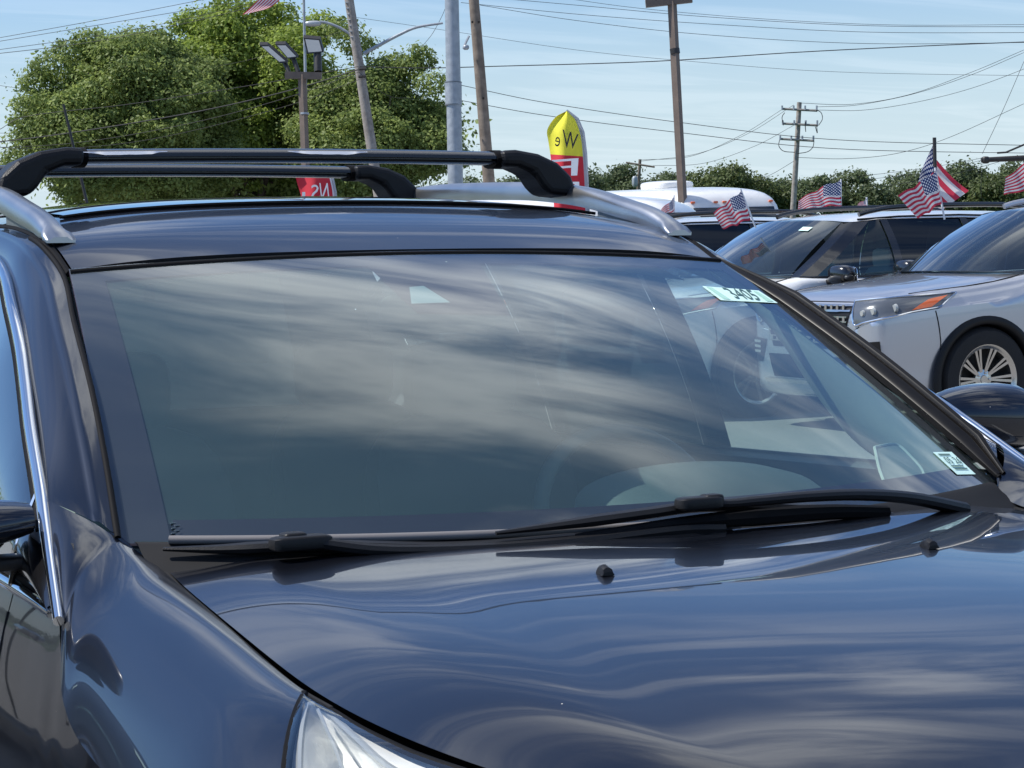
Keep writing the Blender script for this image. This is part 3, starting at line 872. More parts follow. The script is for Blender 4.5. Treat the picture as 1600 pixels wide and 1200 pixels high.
def blade_path(pts, off, n=30): return catmull([wp(a, b, off) for a, b in pts], n)


w1 = MB()
w1.tube(blade_path([(255, 858), (350, 858), (440, 854), (520, 853), (700, 856), (850, 846), (980, 833)], .01), np.r_[np.linspace(.003, .008, 6), np.full(20, .009), np.linspace(.008, .004, 4)], 8, sx=1.5)
b1 = w1.build('wiper_blade', blackpl, suv, True)
w1a = MB()
w1a.tube(blade_path([(452, 843), (500, 849), (600, 860), (750, 858), (900, 847), (1060, 828), (1130, 826)], .035), np.r_[np.full(24, .009), np.linspace(.009, .010, 6)], 8)
w1a.rbox(wp(470, 848, .035), (.045, .020, .011), e=5)
w1a.rbox(wp(458, 842, .03), (.018, .016, .010), e=5)
w1a.build('wiper_arm', blackpl, b1, True)
w2 = MB()
w2.tube(blade_path([(775, 833), (900, 817), (1010, 802), (1095, 791), (1200, 793), (1300, 799), (1395, 806)], .02), np.r_[np.linspace(.003, .008, 6), np.full(18, .009), np.linspace(.009, .005, 6)], 8, sx=1.6)
b2 = w2.build('wiper_blade', blackpl, suv, True)
w2a = MB()
w2a.tube(blade_path([(1085, 782), (1130, 787), (1180, 783), (1260, 776), (1340, 773), (1420, 778), (1505, 795)], .045), np.r_[np.linspace(.006, .008, 8), np.linspace(.008, .0115, 22)], 10, sx=1.3)
w2a.rbox(wp(1092, 786, .045), (.036, .018, .010), e=5); w2a.rbox(wp(1112, 782, .045), (.016, .014, .010), e=5)
w2a.build('wiper_arm', blackpl, b2, True)
fl_ = MB(); fl_.tube(blade_path([(900, 838), (1060, 818), (1200, 806), (1300, 800), (1385, 800)], .03), np.r_[np.linspace(.004, .014, 15), np.linspace(.014, .010, 15)], 8)
fl_.build('wiper_linkage_cover', rubber, suv, True)

# ---- windows and chrome of the sides
CH = [(-.9125, -.925, 1.075), (-.899, -.852, 1.108), (-.879, -.742, 1.161), (-.853, -.600, 1.236), (-.826, -.442, 1.313), (-.799, -.303, 1.381), (-.776, -.178, 1.442), (-.752, -.023, 1.507), (-.724, .14, 1.560), (-.706, .30, 1.595), (-.700, .55, 1.622), (-.696, 1.0, 1.636), (-.696, 1.6, 1.622), (-.72, 1.95, 1.54)]
chp = catmull(CH, 80)
for s in (-1, 1):
    c = chp.copy(); c[:, 0] *= -s; c[:, 0] += s*.005
    ch_o = tube('window_chrome', c+np.array([0, -.004, 0]), np.r_[np.linspace(.008, .0105, 20), np.full(60, .0105)], chrome, suv, 10)
    c2 = c+np.array([-s*.004, .030, -.012]); tube('window_seal', c2[10:], .011, rubber, suv, 8)
    bl = np.array([(s*.9135, -.915, 1.079), (s*.914, -.80, 1.087), (s*.911, -.50, 1.098), (s*.907, .2, 1.112), (s*.902, 1.1, 1.13), (s*.88, 1.75, 1.15)])
    tube('belt_chrome', catmull(bl, 40)[1:], .0095, chrome, suv, 8)
    tube('belt_seal', catmull(bl, 40)[4:]+np.array([-s*.010, 0, .014]), .008, rubber, suv, 8)
    # glass from belt to window top, with pillars
    def col(y):
        top = np.array([np.interp(y, chp[:, 1], chp[:, 0])*-s, y, np.interp(y, chp[:, 1], chp[:, 2])-.005])
        bot = np.array([s*np.interp(y, bl[:, 1], np.abs(bl[:, 0])), y, np.interp(y, bl[:, 1], bl[:, 2])+.005]); return top, bot
    def pane(y0, y1, nm, mat, inset=.012, n=16):
        P = []
        for y in np.linspace(y0, y1, n):
            a, b_ = col(y); row = []
            for v in np.linspace(0, 1, 10):
                p = a*(1-v)+b_*v; p[0] += s*(.022*math.sin(math.pi*v)-inset); row.append(p)
            P.append(row)
        return grid(nm, P, mat, suv, flip=s > 0)
    fg = clearglass if s > 0 else sideglass
    pane(-.60, .33, 'front_door_glass', fg); pane(.43, 1.10, 'rear_door_glass', privglass); pane(1.18, 1.90, 'quarter_glass', privglass)
    pane(.32, .44, 'centre_pillar', blackgl, .006, 4); pane(1.09, 1.19, 'rear_pillar', blackgl, .006, 4)
    pane(-.90, -.605, 'mirror_sail', blackgl, .008, 8)
    tube('sail_edge', [col(-.60)[0]+np.array([s*.004, 0, 0]), (s*.895, -.62, 1.16), col(-.66)[1]+np.array([s*.006, 0, 0])], .005, chrome, suv, 6)

# ---- door mirrors
def mirror(s, x0, yc, zc, h):
    mb = MB(); n, m = 16, 20; ring = []
    for i in range(n):
        u = i/(n-1); x = x0+.235*u
        r = (math.sin(math.pi*min(1, .20+u*1.2)*.5)**.5)*(1-.9*max(0, u-.72)**1.5*5) ; r = max(r, .05)
        for j in range(m):
            q = 2*math.pi*j/m; cz = math.copysign(abs(math.sin(q))**.75, math.sin(q)); cy = math.copysign(abs(math.cos(q))**.8, math.cos(q))
            zz_ = zc+.02*(1-u)+h*r*cz*(1 if cz > 0 else .85); yy = yc+.02*u+(.095 if cy < 0 else .045)*r*cy
            ring.append((s*x, yy, zz_))
    mb.add(ring, gfaces(n, m, 0, True, s < 0)+[tuple(range(m)), tuple(range((n-1)*m, n*m))])
    o = mb.build('door_mirror', navy, suv, True, 50)
    a = MB(); a.rbox((s*(x0+.02), yc+.0, zc-h*.95), (.07, .03, .012), e=3); a.rbox((s*(x0+.12), yc+.012, zc-h*.90), (.10, .05, .012), e=3)
    a.build('mirror_foot', blackpl, o, True)
    gq = MB(); gq.rbox((s*(x0+.12), yc+.05, zc), (.10, .004, h*.8), e=4); gq.build('mirror_glass', chrome, o, True)
    return o


mirror(-1, .893, -.66, 1.172, .044)
mirror(1, .868, -.455, 1.238, .068)

# ---- headlamps
def lamp(s):
    upp = [(-.776, -1.497, 1.043), (-.768, -1.565, 1.036), (-.760, -1.625, 1.026), (-.749, -1.685, 1.018), (-.736, -1.740, 1.011), (-.704, -1.836, 1.001), (-.660, -1.937, .988), (-.60, -2.03, .972)]
    U, L = catmull(upp, 28), catmull(LOW[::3], 28); P = np.zeros((28, 14, 3))
    for i in range(28):
        for j in range(14):
            v = j/13; P[i, j] = U[i]*(1-v)+L[i]*v+np.array([-.55, -.45, .5])*(.035*math.sin(math.pi*v)*min(1, .1+i/12))
    if s > 0: P[:, :, 0] *= -1
    lo = grid('headlamp', P, lampglass, suv, flip=s > 0)
    Q = P+np.array([-s*.012, .012, -.010])
    C_ = P.mean((0, 1)); Q2 = Q[2:-1, 2:-2]; 
    bowl = Q2.copy(); n_, m_ = bowl.shape[:2]
    for i in range(n_):
        for j in range(m_):
            w = math.sin(math.pi*i/(n_-1))*math.sin(math.pi*j/(m_-1)); bowl[i, j] += np.array([-s*.05, .06, -.05])*min(1, 2.2*w)*.8
    grid('lamp_bowl', bowl, lampwhite, lo, flip=s > 0)
    rim = MB(); rim.add(Q.reshape(-1, 3), [f_ for k_, f_ in enumerate(gfaces(28, 14)) if not (2 <= k_//13 < 26 and 2 <= k_ % 13 < 11)])
    rim.build('lamp_bezel', lampwhite, lo, True)
    ed = np.vstack([Q[2:-1, 2], Q[-2, 2:-2], Q[2:-1, -3][::-1], Q[2, 2:-2][::-1]])
    tube('lamp_inner_edge', ed, .004, lamprim, lo, 6)
    eo = np.vstack([P[:, 0], P[-1, :], P[::-1, -1], P[0, ::-1]]); tube('lamp_seal', eo-np.array([0, 0, .003]), .0045, rubber, lo, 6)
    for (i, j, r) in ((19, 7, .045),):
        c = Q[i, j]; d = np.array([s*.35, -.9, .12]); d /= np.linalg.norm(d)
        if True:
            tube('projector', [c-d*.06, c-d*.05, c-d*.035, c-d*.03], [r*.6, r, r, r*.75], chrome, lo, 20)
    mid = [Q[i, 5]+np.array([0, 0, .0]) for i in range(3, 26)]
    tube('lamp_divider', mid, .0022, lamprim, lo, 6)
    return lo


lamp(-1); lamp(1)
# fender lip in front of/below the lamp, bumper and grille (below the frame, but there)
plan = catmull([(0, -2.325, 0), (.30, -2.315, 0), (.55, -2.26, 0), (.74, -2.15, 0), (.865, -2.00, 0), (.925, -1.88, 0), (.945, -1.81, 0)], 40)
tpz = lambda x: np.interp(x, [0, .60, .74, .88, .915, .94], [.805, .800, .775, .790, .810, .838])
PB = []
for sx in (-1, 1):
    rows = []
    for p in plan:
        q = p[0]; zt = tpz(q)
        nrm = np.array([q/.95, -1.0+.9*(q/.95)**4]); nrm /= np.linalg.norm(nrm)
        rows.append([(sx*(q+nrm[0]*o), p[1]+nrm[1]*o, zt+(z-.80)*(zt-.25)/.55) for z, o in ((.80, -.035), (.795, -.012), (.76, 0), (.66, .012), (.56, .016), (.45, .008), (.36, -.006), (.28, -.03), (.25, -.06))])
    PB = rows if sx > 0 else rows[::-1][:-1]+PB
    if sx < 0: LB = PB
PB = LB+rows
grid('front_bumper', PB, navy, suv, flip=True)
mb = MB()
for z0, z1, hw in ((.50, .34, .60),):
    mb.add([(x, np.interp(abs(x), plan[:, 0], plan[:, 1])-.024, z) for z in (z0, z1) for x in np.linspace(-hw, hw, 17)], gfaces(2, 17))
mb.build('lower_intake', gapm, suv)
gr = MB()
gr.box((0, -2.225, .875), (.66, .012, .085))
gr.build('grille', blackpl, suv)
for k in range(5):
    mb = MB(); mb.tube([(x, -2.262+.03*(x/.60)**2, .815+.031*k) for x in np.linspace(-.60, .60, 15)], .006, 6); mb.build('grille_bar', chrome, bpy.data.objects['grille'], True)
for s in (-1, 1):
    nf_ = quad_grid([(s*.585, -2.045, .972), (s*.60, -2.232, .964), (s*.665, -2.238, .79), (s*.70, -2.125, .795)], 5, 5)
    grid('nose_filler', nf_, navy, suv, flip=s > 0)
# rear end
rear = [[(x, 2.30+.12*(1-(x/.9)**2)-(z-.9)*.05-.22*max(0, z-1.15), z) for x in np.linspace(-.90, .90, 21)] for z in np.linspace(.30, 1.15, 12)]
grid('tailgate', rear, navy, suv)
rw = [[(q*(.86-.22*v), 2.42-.24*v-.06*q*q, 1.15+.50*v) for q in np.linspace(-1, 1, 21)] for v in np.linspace(0, 1, 10)]
grid('rear_window', rw, privglass, suv)
for s in (-1, 1):
    dpl = [[(s*(.905-.23*v), 1.90-.02*v+(.40-.16*v)*u, 1.15+.46*v) for u in np.linspace(0, 1, 6)] for v in np.linspace(0, 1, 8)]
    grid('tail_pillar', dpl, navy, suv, flip=s > 0)
rfe = [[(q*.648, 2.15+.05*k, 1.655-.01*k-.03*abs(q)**2) for q in np.linspace(-1, 1, 21)] for k in range(3)]
grid('roof_spoiler', rfe, navy, suv)
mb = MB(); mb.box((0, .15, .27), (.86, 2.25, .03)); mb.build('underbody', gapm, suv)


def wheel(cx, cy, cz, s, R=.38, RR=.255, W=.12, style='split5', parent=None, am=alloy):
    w = empty('wheel', (cx, cy, cz), 0, parent); w.scale = (s, 1, 1)
    prof = [(-W, RR), (-W, RR+.03), (-W*.95, R-.035), (-W*.7, R-.008), (-W*.3, R), (W*.3, R), (W*.7, R-.008), (W*.96, R-.035), (W*1.02, RR+.05), (W*.97, RR)]
    v, f = lathe(prof, 48); mk('tyre', v, f, tyrem, w, True, None, 40)
    prof = [(-W*.9, RR-.01), (-.02, RR-.035), (W*.8, RR-.03), (W*.88, RR-.016), (W*.97, RR-.004), (W*.99, RR+.004), (W*.94, RR+.006)]
    v, f = lathe(prof, 48); mk('rim', v, f, am, w, True, None, 35)
    mb = MB(); v, f = lathe([(.0, .0001), (.0, RR-.03)], 32); mb.add(v, f); mb.build('brake', pmat('brake_dark', (.02, .02, .02), .6), w)
    mb = MB(); v, f = lathe([(W*.62, .0001), (W*.62, .030), (W*.56, .034), (W*.50, .075), (W*.3, .08)], 24); mb.add(v, f)
    for k in range(5):
        q = 2*math.pi*k/5; v, f = lathe([(W*.45, .009), (W*.60, .009), (W*.62, .0001)], 8); v = [(a, b+.052*math.cos(q), c+.052*math.sin(q)) for a, b, c in v]; mb.add(v, f)
    mb.build('hub', am, w, True)
    if style == 'split5': angs = [(2*math.pi*k/5+d, .017) for k in range(5) for d in (-.17, .17)]
    else: angs = [(2*math.pi*k/10+d, .011) for k in range(10) for d in (-.085, .085)]
    for (a, wd) in angs:
        pts = []; r0, r1 = .055, RR-.018; a0 = a
        ca, sa = math.cos(a0), math.sin(a0); t0 = np.array([0, -sa, ca]); rd = np.array([0, ca, sa]); ex = np.array([1., 0, 0])
        sec = []
        for (r_, hw, xo) in ((r0, wd*.8, W*.52), ((r0+r1)*.5, wd, W*.66), (r1, wd*1.25, W*.84)):
            c_ = rd*r_+ex*xo; sec += [c_-t0*hw-ex*.03, c_-t0*hw*.8, c_+t0*hw*.8, c_+t0*hw-ex*.03]
        mk('spoke', sec, gfaces(3, 4, 0, True), am, w, False)
    return w


for (yy, s) in ((AXF, -1), (AXF, 1), (AXR, -1), (AXR, 1)):
    X0 = s*.835
    # centre height such that the tyre stands on the level ground despite the lean
    zc = (.38-(T3@np.array([X0, yy, 0]))[2])
    wheel(X0, yy, zc, s, parent=suv)
for s in (-1, 1):
    for yy in (AXF, AXR):
        v, f = lathe([(-.12, .43), (.10, .43)], 30); v = [(s*.80+a, yy+b_, .38+c_) for a, b_, c_ in v if True]
        mk('wheel_liner', v, f, gapm, suv)

# ---- cabin
dash = []
for k in range(31):
    x = -.74+1.48*k/30; e = WB(x)
    dash.append([e+np.array([0, .03, -.035]), e+np.array([0, .20, -.035]), e+np.array([0, .38, -.040]), e+np.array([0, .52, -.055]), e+np.array([0, .60, -.10]), e+np.array([0, .60, -.25]), e+np.array([0, .52, -.55])])
db = grid('dashboard', dash, dashm, suv)
mb = MB(); Pn = []
for u in np.linspace(0, 1, 22):
    a = math.pi*u; xx = .40-.235*math.cos(a); hz_ = 1.115+.075*math.sin(a)**.7
    Pn.append([(xx, -.60+.03, 1.10), (xx*.97+.01, -.52, hz_-.035), (xx, -.42, hz_-.006), (xx, -.34, hz_)])
grid('instrument_hood', Pn, dashm, db)
sw = empty('steering_wheel', (.41, -.10, 1.06), 0, suv); sw.rotation_euler = (math.radians(-24), 0, 0)
ringp = [(.19*math.cos(a), 0, .19*math.sin(a)) for a in np.linspace(0, 2*math.pi, 41)]
tube('wheel_rim', ringp, .016, dashm, sw, 10, up=(0, 1, 0), cap=False)
mb = MB(); mb.rbox((0, .0, -.01), (.075, .03, .06), e=3); mb.tube([(-.185, 0, 0), (.185, 0, 0)], .018, 8); mb.tube([(0, 0, 0), (0, 0, -.185)], .018, 8); mb.build('wheel_spoke', dashm, sw, True)


def seat(x, y, w=.25, parent=suv, mat=interior, zb=0.0):
    st_ = empty('seat', (x, y, zb), 0, parent)
    mb = MB(); mb.rbox((0, -.10, .62), (w, .28, .09)); mb.build('seat_cushion', mat, st_, True)
    R = np.array([[1, 0, 0], [0, math.cos(-.30), -math.sin(-.30)], [0, math.sin(-.30), math.cos(-.30)]])
    mb = MB(); mb.rbox((0, .20, .93), (w, .08, .33), R=R); mb.build('seat_back', mat, st_, True)
    mb = MB(); mb.rbox((0, .29, 1.32), (.13, .05, .09)); mb.tube([(-.05, .27, 1.2), (-.05, .29, 1.3)], .007, 6); mb.tube([(.05, .27, 1.2), (.05, .29, 1.3)], .007, 6); mb.build('headrest', mat, st_, True)
    return st_


seat(-.40, .38); seat(.40, .38)
for x in (-.45, .45): seat(x, 1.22, .215)
hl = [[(q*.60, y, ZC(max(y, -.05))-.045-.05*q*q) for q in np.linspace(-1, 1, 15)] for y in np.linspace(.0, 2.1, 12)]
grid('headliner', hl, beige, suv)
mb = MB(); mb.box((0, .6, .36), (.80, 1.75, .02)); mb.build('cabin_floor', interior, suv)
mb = MB(); mb.box((0, -1.0, .70), (.78, .02, .34)); mb.build('firewall', interior, suv)
mb = MB(); mb.rbox((0, .25, .66), (.13, .5, .14)); mb.build('centre_console', interior, suv, True)
mb = MB(); mb.rbox((-.0, -.14, 1.475), (.125, .018, .038), e=4); mb.tube([(0, -.13, 1.50), (0, -.12, 1.56)], .01, 6); mb.build('rear_view_mirror', interior, suv, True)
for s in (-1, 1):
    di = [[(s*(.86-.03*v*(1 if v < .5 else 1)), y, 1.165-.8*v) for v in np.linspace(0, 1, 6)] for y in np.linspace(-.80, 2.0, 12)]
    grid('door_card', di, interior, suv)
    ds = [[(s*.90, y, 1.10+.0*y), (s*.87, y, 1.165), (s*.84, y, 1.15)] for y in np.linspace(-.75, 2.0, 10)]
    grid('door_sill_trim', ds, dashm, suv)
    # inner lining of the windshield pillar
    rl_ = [[(s*(.60+.24*u)*(1-.20*v), 2.12-.10*u-.05*v, 1.0+.58*v) for u in (0, .5, 1)] for v in (0, .5, 1)]
    grid('rear_pillar_trim', rl_, interior, suv)
    if s > 0: grid('load_cover', [[(x_, 2.22+.0*z_, z_) for x_ in (-.84, 0, .84)] for z_ in (.5, 1.0, 1.215)], interior, suv)
    A = catmull(inn[1:NM+3], 24); A[:, 0] *= -s
    I_ = catmull([(s*.80, -.46, 1.150), (s*.80, -.30, 1.200), (s*.775, -.20, 1.290), (s*.725, -.12, 1.425), (s*.69, -.04, 1.505)], 24)
    a_ = [[A[i]*(1-v)+I_[i]*v+np.array([-s*.012*(1-v), .014*(1-v), -.016*(1-v)])+np.array([-s*.02, .0, .0])*math.sin(math.pi*v)*(1-i/40) for v in np.linspace(0, 1, 8)] for i in range(24)]
    pt = grid('pillar_trim', a_, beige, suv)
    if s > 0:
        qv = []
        cpts = [(1378, 676), (1412, 672), (1432, 688), (1455, 715), (1452, 733), (1434, 741), (1403, 741), (1388, 716)]
        e3 = [on_glass(a, b, -.030) for a, b in cpts]; e3 = catmull(e3+[e3[0]], 40)
        tube('speaker_rim', e3, .0028, beige, pt, 6, cap=False)
        cen = e3.mean(0); mk('speaker_grille', [cen]+list(e3), [(0, i+1, i+2) for i in range(39)], pmat('speaker_grey', (0.26, 0.29, 0.28), .85, bump=.5, bscale=700), pt, False)

# ================================================================== the row of SUVs behind
# local frame: nose towards -Y, origin on the ground between the axles
ST = [  # y, halfwidth, z top, z bottom
 (-2.47, .55, .86, .50), (-2.455, .72, .975, .36), (-2.41, .83, 1.030, .30), (-2.34, .895, 1.065, .27), (-2.20, .950, 1.095, .25), (-2.0, .982, 1.125, .25), (-1.75, .995, 1.150, .25), (-1.5, 1.0, 1.172, .25), (-1.2, 1.0, 1.200, .25),
 (-1.0, 1.0, 1.205, .25), (-.6, 1.0, 1.190, .25), (0, 1.0, 1.175, .25), (.8, 1.0, 1.19, .25), (1.6, 1.0, 1.205, .25), (2.2, .975, 1.21, .28), (2.42, .93, 1.20, .33), (2.52, .80, 1.17, .42)]


def body_ring(w, zt, zb, y):
    hoodf = 1-ss(-1.35, -.9, y)
    zs = .07*hoodf+.015
    h = zt-zb
    return [(0, zt), (.30*w, zt-.004), (.60*w, zt-.014*(.4+hoodf)), (.76*w, zt-.020*(.3+hoodf*1.6)), (.885*w, zt-zs*.62), (.945*w, zt-zs*1.25), (.982*w, zt-zs*1.9-.02), (1.0*w, zt-.20*min(1, h)), (1.0*w, zb+.55*(h-.0)), (.985*w, zb+.30*h), (.97*w, zb+.12*h), (.90*w, zb), (0, zb)]


def build_suv_body(paint, rimstyle, trim_black=False, rails=blackgl):
    root = empty('parked_suv')
    A = np.array([[(q[0], s_[0], q[1]) for q in body_ring(s_[1], s_[2], s_[3], s_[0])] for s_ in ST])
    nU, nV = 90, 48
    B = np.array([catmull(A[i], nV) for i in range(len(ST))])
    # keep ring samples aligned; resample along the car
    Bq = np.zeros((nU, nV, 3))
    ys = np.r_[np.linspace(-2.47, -2.2, 24), np.linspace(-2.17, 2.2, 54), np.linspace(2.25, 2.52, 12)]
    for j in range(nV):
        cj = catmull(B[:, j], 400); o_ = np.argsort(cj[:, 1]); cj = cj[o_]
        for k in range(3): Bq[:, j, k] = np.interp(ys, cj[:, 1], cj[:, k])
    full = np.concatenate([Bq, (Bq*[-1, 1, 1])[:, ::-1][:, 1:-1]], 1); m = full.shape[1]
    v = list(full.reshape(-1, 3)); f = gfaces(nU, m, 0, True)
    f.append(tuple(range(m))[::-1]); f.append(tuple(range((nU-1)*m, nU*m)))
    body = mk('body', v, f, [paint, blackpl, gapm], None, True, None, 55)
    bm_bvh = bvh_of(v, f)
    # wheel openings cut out
    for (yy) in (-1.515, 1.515):
        mb = MB(); vv, ff = lathe([(-1.2, .0001), (-1.2, .43), (-.62, .43), (-.62, .0001)], 40); mb.add([(a, b+yy, c+.40) for a, b, c in vv], [q for q in ff])
        vv, ff = lathe([(.62, .0001), (.62, .43), (1.2, .43), (1.2, .0001)], 40); mb.add([(a, b+yy, c+.40) for a, b, c in vv], ff)
        cut = mb.build('cut', gapm); bmx = bmesh.new(); bmx.from_mesh(cut.data); bmesh.ops.remove_doubles(bmx, verts=bmx.verts, dist=.001); bmesh.ops.recalc_face_normals(bmx, faces=bmx.faces); bmx.to_mesh(cut.data); bmx.free()
        bmx = bmesh.new(); bmx.from_mesh(body.data); bmesh.ops.recalc_face_normals(bmx, faces=bmx.faces); bmx.to_mesh(body.data); bmx.free()
        mod = body.modifiers.new('b', 'BOOLEAN'); mod.object = cut; mod.operation = 'DIFFERENCE'; mod.solver = 'EXACT'; mod.material_mode = 'TRANSFER'
        dg = bpy.context.evaluated_depsgraph_get(); me = bpy.data.meshes.new_from_object(body.evaluated_get(dg))
        body.modifiers.clear(); body.data = me; bpy.data.objects.remove(cut)
    body.data.name = 'body'; body.parent = root

    def drop(p, d, off):
        p = np.array(p, float); d = np.array(d, float); d /= np.linalg.norm(d)
        h = bm_bvh.ray_cast(Vector(p-d*1.5), Vector(d))
        if h[0] is None: return p
        n = np.array(h[1][:]); n = -n if n@d > 0 else n
        return np.array(h[0][:])+n*off

    def patch(nm, corners, d, off, mat, parent, n=8, m=10):
        G = quad_grid(corners, n, m); P = [[drop(G[i, j], d, off) for j in range(m)] for i in range(n)]
        return grid(nm, P, mat, parent)
    # front: grille with pierced slots
    gp = patch('grille', [(-.60, -2.4, 1.0), (.60, -2.4, 1.0), (.48, -2.4, .66), (-.48, -2.4, .66)], (0, 1, 0), .006, blackpl, root, 10, 24)
    for r_ in range(4):
        z = .968-.080*r_; hw = .585-.028*r_
        bar = MB()
        for (za, zb2) in ((z+.024, z+.012), (z-.012, z-.024)):
            n_ = 30; a_ = [drop((x, -2.4, za), (0, 1, 0), .018) for x in np.linspace(-hw, hw, n_)]; b_ = [drop((x, -2.4, zb2), (0, 1, 0), .018) for x in np.linspace(-hw, hw, n_)]
            bar.add(a_+b_, [(i, i+1, n_+i+1, n_+i) for i in range(n_-1)])
        k = 0
        for x in np.arange(-hw+.03, hw-.02, .075):
            p = drop((x, -2.4, z), (0, 1, 0), .016); bar.box(p, (.014, .004, .022))
        bar.build('grille_bar', alloy, gp, True)
    for s in (-1, 1):
        # wrap-around headlamp
        c = [(s*.58, -2.42, 1.018), (s*.99, -1.84, 1.066), (s*.985, -1.96, .965), (s*.64, -2.44, .850)]
        d = (-s*.55, .83, 0)
        hlp = patch('headlamp', c, d, .010, lampdark, root, 8, 22)
        G = quad_grid(c, 8, 22)
        tube('lamp_trim', catmull([drop(G[0, j], d, .014) for j in range(0, 22, 3)]+[drop(G[i, 21], d, .014) for i in (2, 5)]+[drop(G[7, j], d, .014) for j in range(21, -1, -3)]+[drop(G[3, 0], d, .014), drop(G[0, 0], d, .014)], 70), .007, chrome, hlp, 6, cap=False)
        patch('side_marker', [G[2, 17], G[1, 20], G[6, 19], G[6, 15]], d, .014, amber, hlp, 5, 5)
        for (i, j, r) in ((4, 6, .030), (4, 11, .034), (4, 3, .026)):
            q = drop(G[i, j], d, .012); dd = np.array([0, -1, 0]); tube('projector', [q-dd*.01, q+dd*.008], [r, r*.8], lamprim, hlp, 14)
        # lower lamp recess
        rc = patch('lamp_recess', [(s*.58, -2.4, .71), (s*.86, -2.3, .73), (s*.87, -2.3, .53), (s*.66, -2.4, .53)], (0, 1, 0), .006, gapm, root, 6, 8)
        fgp = MB()
        for zz_ in (.60, .64, .68): fgp.add([drop((s*.66, -2.4, zz_), (0, 1, 0), .02), drop((s*.82, -2.35, zz_), (0, 1, 0), .02), drop((s*.82, -2.35, zz_+.02), (0, 1, 0), .02), drop((s*.66, -2.4, zz_+.02), (0, 1, 0), .02)], [(0, 1, 2, 3)])
        fgp.build('fog_lamp', lamprim, rc)
    patch('air_intake', [(-.55, -2.4, .60), (.55, -2.4, .60), (.48, -2.4, .42), (-.48, -2.4, .42)], (0, 1, 0), .006, gapm, root, 5, 12)
    patch('bumper_trim', [(-.62, -2.4, .405), (.62, -2.4, .405), (.60, -2.4, .375), (-.60, -2.4, .375)], (0, 1, 0), .014, alloy, root, 3, 16)
    # arches and sill cladding
    for s in (-1, 1):
        for yy in (-1.515, 1.515):
            P = []
            for a in np.linspace(-.12*math.pi, 1.12*math.pi, 36):
                P.append([np.array([s*xo, yy+r*math.cos(a), .40+r*math.sin(a)]) for r, xo in ((.425, .93), (.425, 1.005), (.445, 1.016), (.475, 1.016), (.495, .998))])
            grid('arch_trim', P, blackpl, root, flip=s < 0)
        mb = MB(); mb.box((s*.985, 0, .31), (.022, 1.08, .07)); bevel(mb.build('sill_trim', blackpl, root), .015)
        for (y0) in (-.98, .08, 1.02):
            tube('door_gap', [drop((s*1.0, y0+.02*(z-.7), z), (-s, 0, 0), .0005) for z in np.linspace(1.10, .42, 12)], .005, gapm, root, 5)
        for y0 in (-.12, .86):
            mb = MB(); mb.tube([(s*.998, y0-.11, .985), (s*1.03, y0-.07, .99), (s*1.03, y0+.07, .99), (s*.998, y0+.11, .985)], .013, 8); mb.build('door_handle', paint, root, True)
    for s in (-1, 1):
        tube('panel_gap', [drop((s*xx, yy, 1.3), (0, 0, -1), .0003) for xx, yy in ((.865, -1.10), (.875, -1.35), (.868, -1.6), (.850, -1.85), (.80, -2.08))], .005, gapm, root, 5)
        tube('panel_gap', [drop((s*1.1, yy, zz_), (-s, 0, 0), .0003) for yy, zz_ in ((-1.97, .945), (-1.955, .88), (-1.94, .80), (-1.93, .72), (-1.93, .64))], .005, gapm, root, 5)
    tube('panel_gap', [drop((xx, -2.6, 1.018-.0*abs(xx)), (0, 1, -.0), .0004) for xx in np.linspace(-.62, .62, 15)], .005, gapm, root, 5)
    # greenhouse columns (front to rear) belt point and roof point
    colz = {'ws': ((-1.02, .80, 1.195), (-.30, .62, 1.655)), 'a1': ((-.99, .885, 1.192), (-.22, .665, 1.648)), 'a2': ((-.84, .925, 1.185), (-.06, .685, 1.655)), 'b1': ((.06, .93, 1.175), (.06, .695, 1.668)), 'b2': ((.15, .93, 1.175), (.14, .695, 1.668)), 'c1': ((1.03, .93, 1.185), (.98, .69, 1.662)), 'c2': ((1.12, .93, 1.185), (1.06, .69, 1.660)), 'd1': ((1.93, .915, 1.20), (1.80, .665, 1.63)), 'd2': ((2.38, .87, 1.20), (2.12, .63, 1.60)), 'e': ((2.47, .70, 1.19), (2.18, .54, 1.60))}

    def span(a, b, n, nm, mat, s, ins=0.0, nv=10):
        (a0, a1), (b0, b1) = colz[a], colz[b]; P = []
        for u in np.linspace(0, 1, n):
            row = []
            for v_ in np.linspace(0, 1, nv):
                lo = np.array(a0)*(1-u)+np.array(b0)*u; hi = np.array(a1)*(1-u)+np.array(b1)*u
                p = lo*(1-v_)+hi*v_; y, x, z = p; x += .035*math.sin(math.pi*v_)-ins
                row.append((s*x, y, z))
            P.append(row)
        return grid(nm, P, mat, root, flip=s < 0)
    pil = blackgl
    for s in (-1, 1):
        span('ws', 'a1', 5, 'front_pillar', pil, s); span('a1', 'a2', 5, 'front_pillar', pil, s)
        span('a2', 'b1', 12, 'front_door_glass', carglass, s, .012); span('b1', 'b2', 4, 'centre_pillar', pil, s)
        span('b2', 'c1', 12, 'rear_door_glass', privglass, s, .012); span('c1', 'c2', 4, 'rear_pillar', pil, s)
        span('c2', 'd1', 10, 'quarter_glass', privglass, s, .012); span('d1', 'd2', 8, 'tail_pillar', paint, s); span('d2', 'e', 5, 'tail_pillar', paint, s)
        bt = [(s*(colz[k][0][1]+.01), colz[k][0][0], colz[k][0][2]+.004) for k in ('a1', 'a2', 'b1', 'c1', 'd1', 'd2')]
        tube('belt_trim', catmull(bt, 40), .010, blackgl, root, 8)
    W0 = np.array([[(x, -1.02-.16*(1-(x/.80)**2), 1.198+.012*(1-(x/.8)**2)) for x in np.linspace(-.80, .80, 25)]])[0]
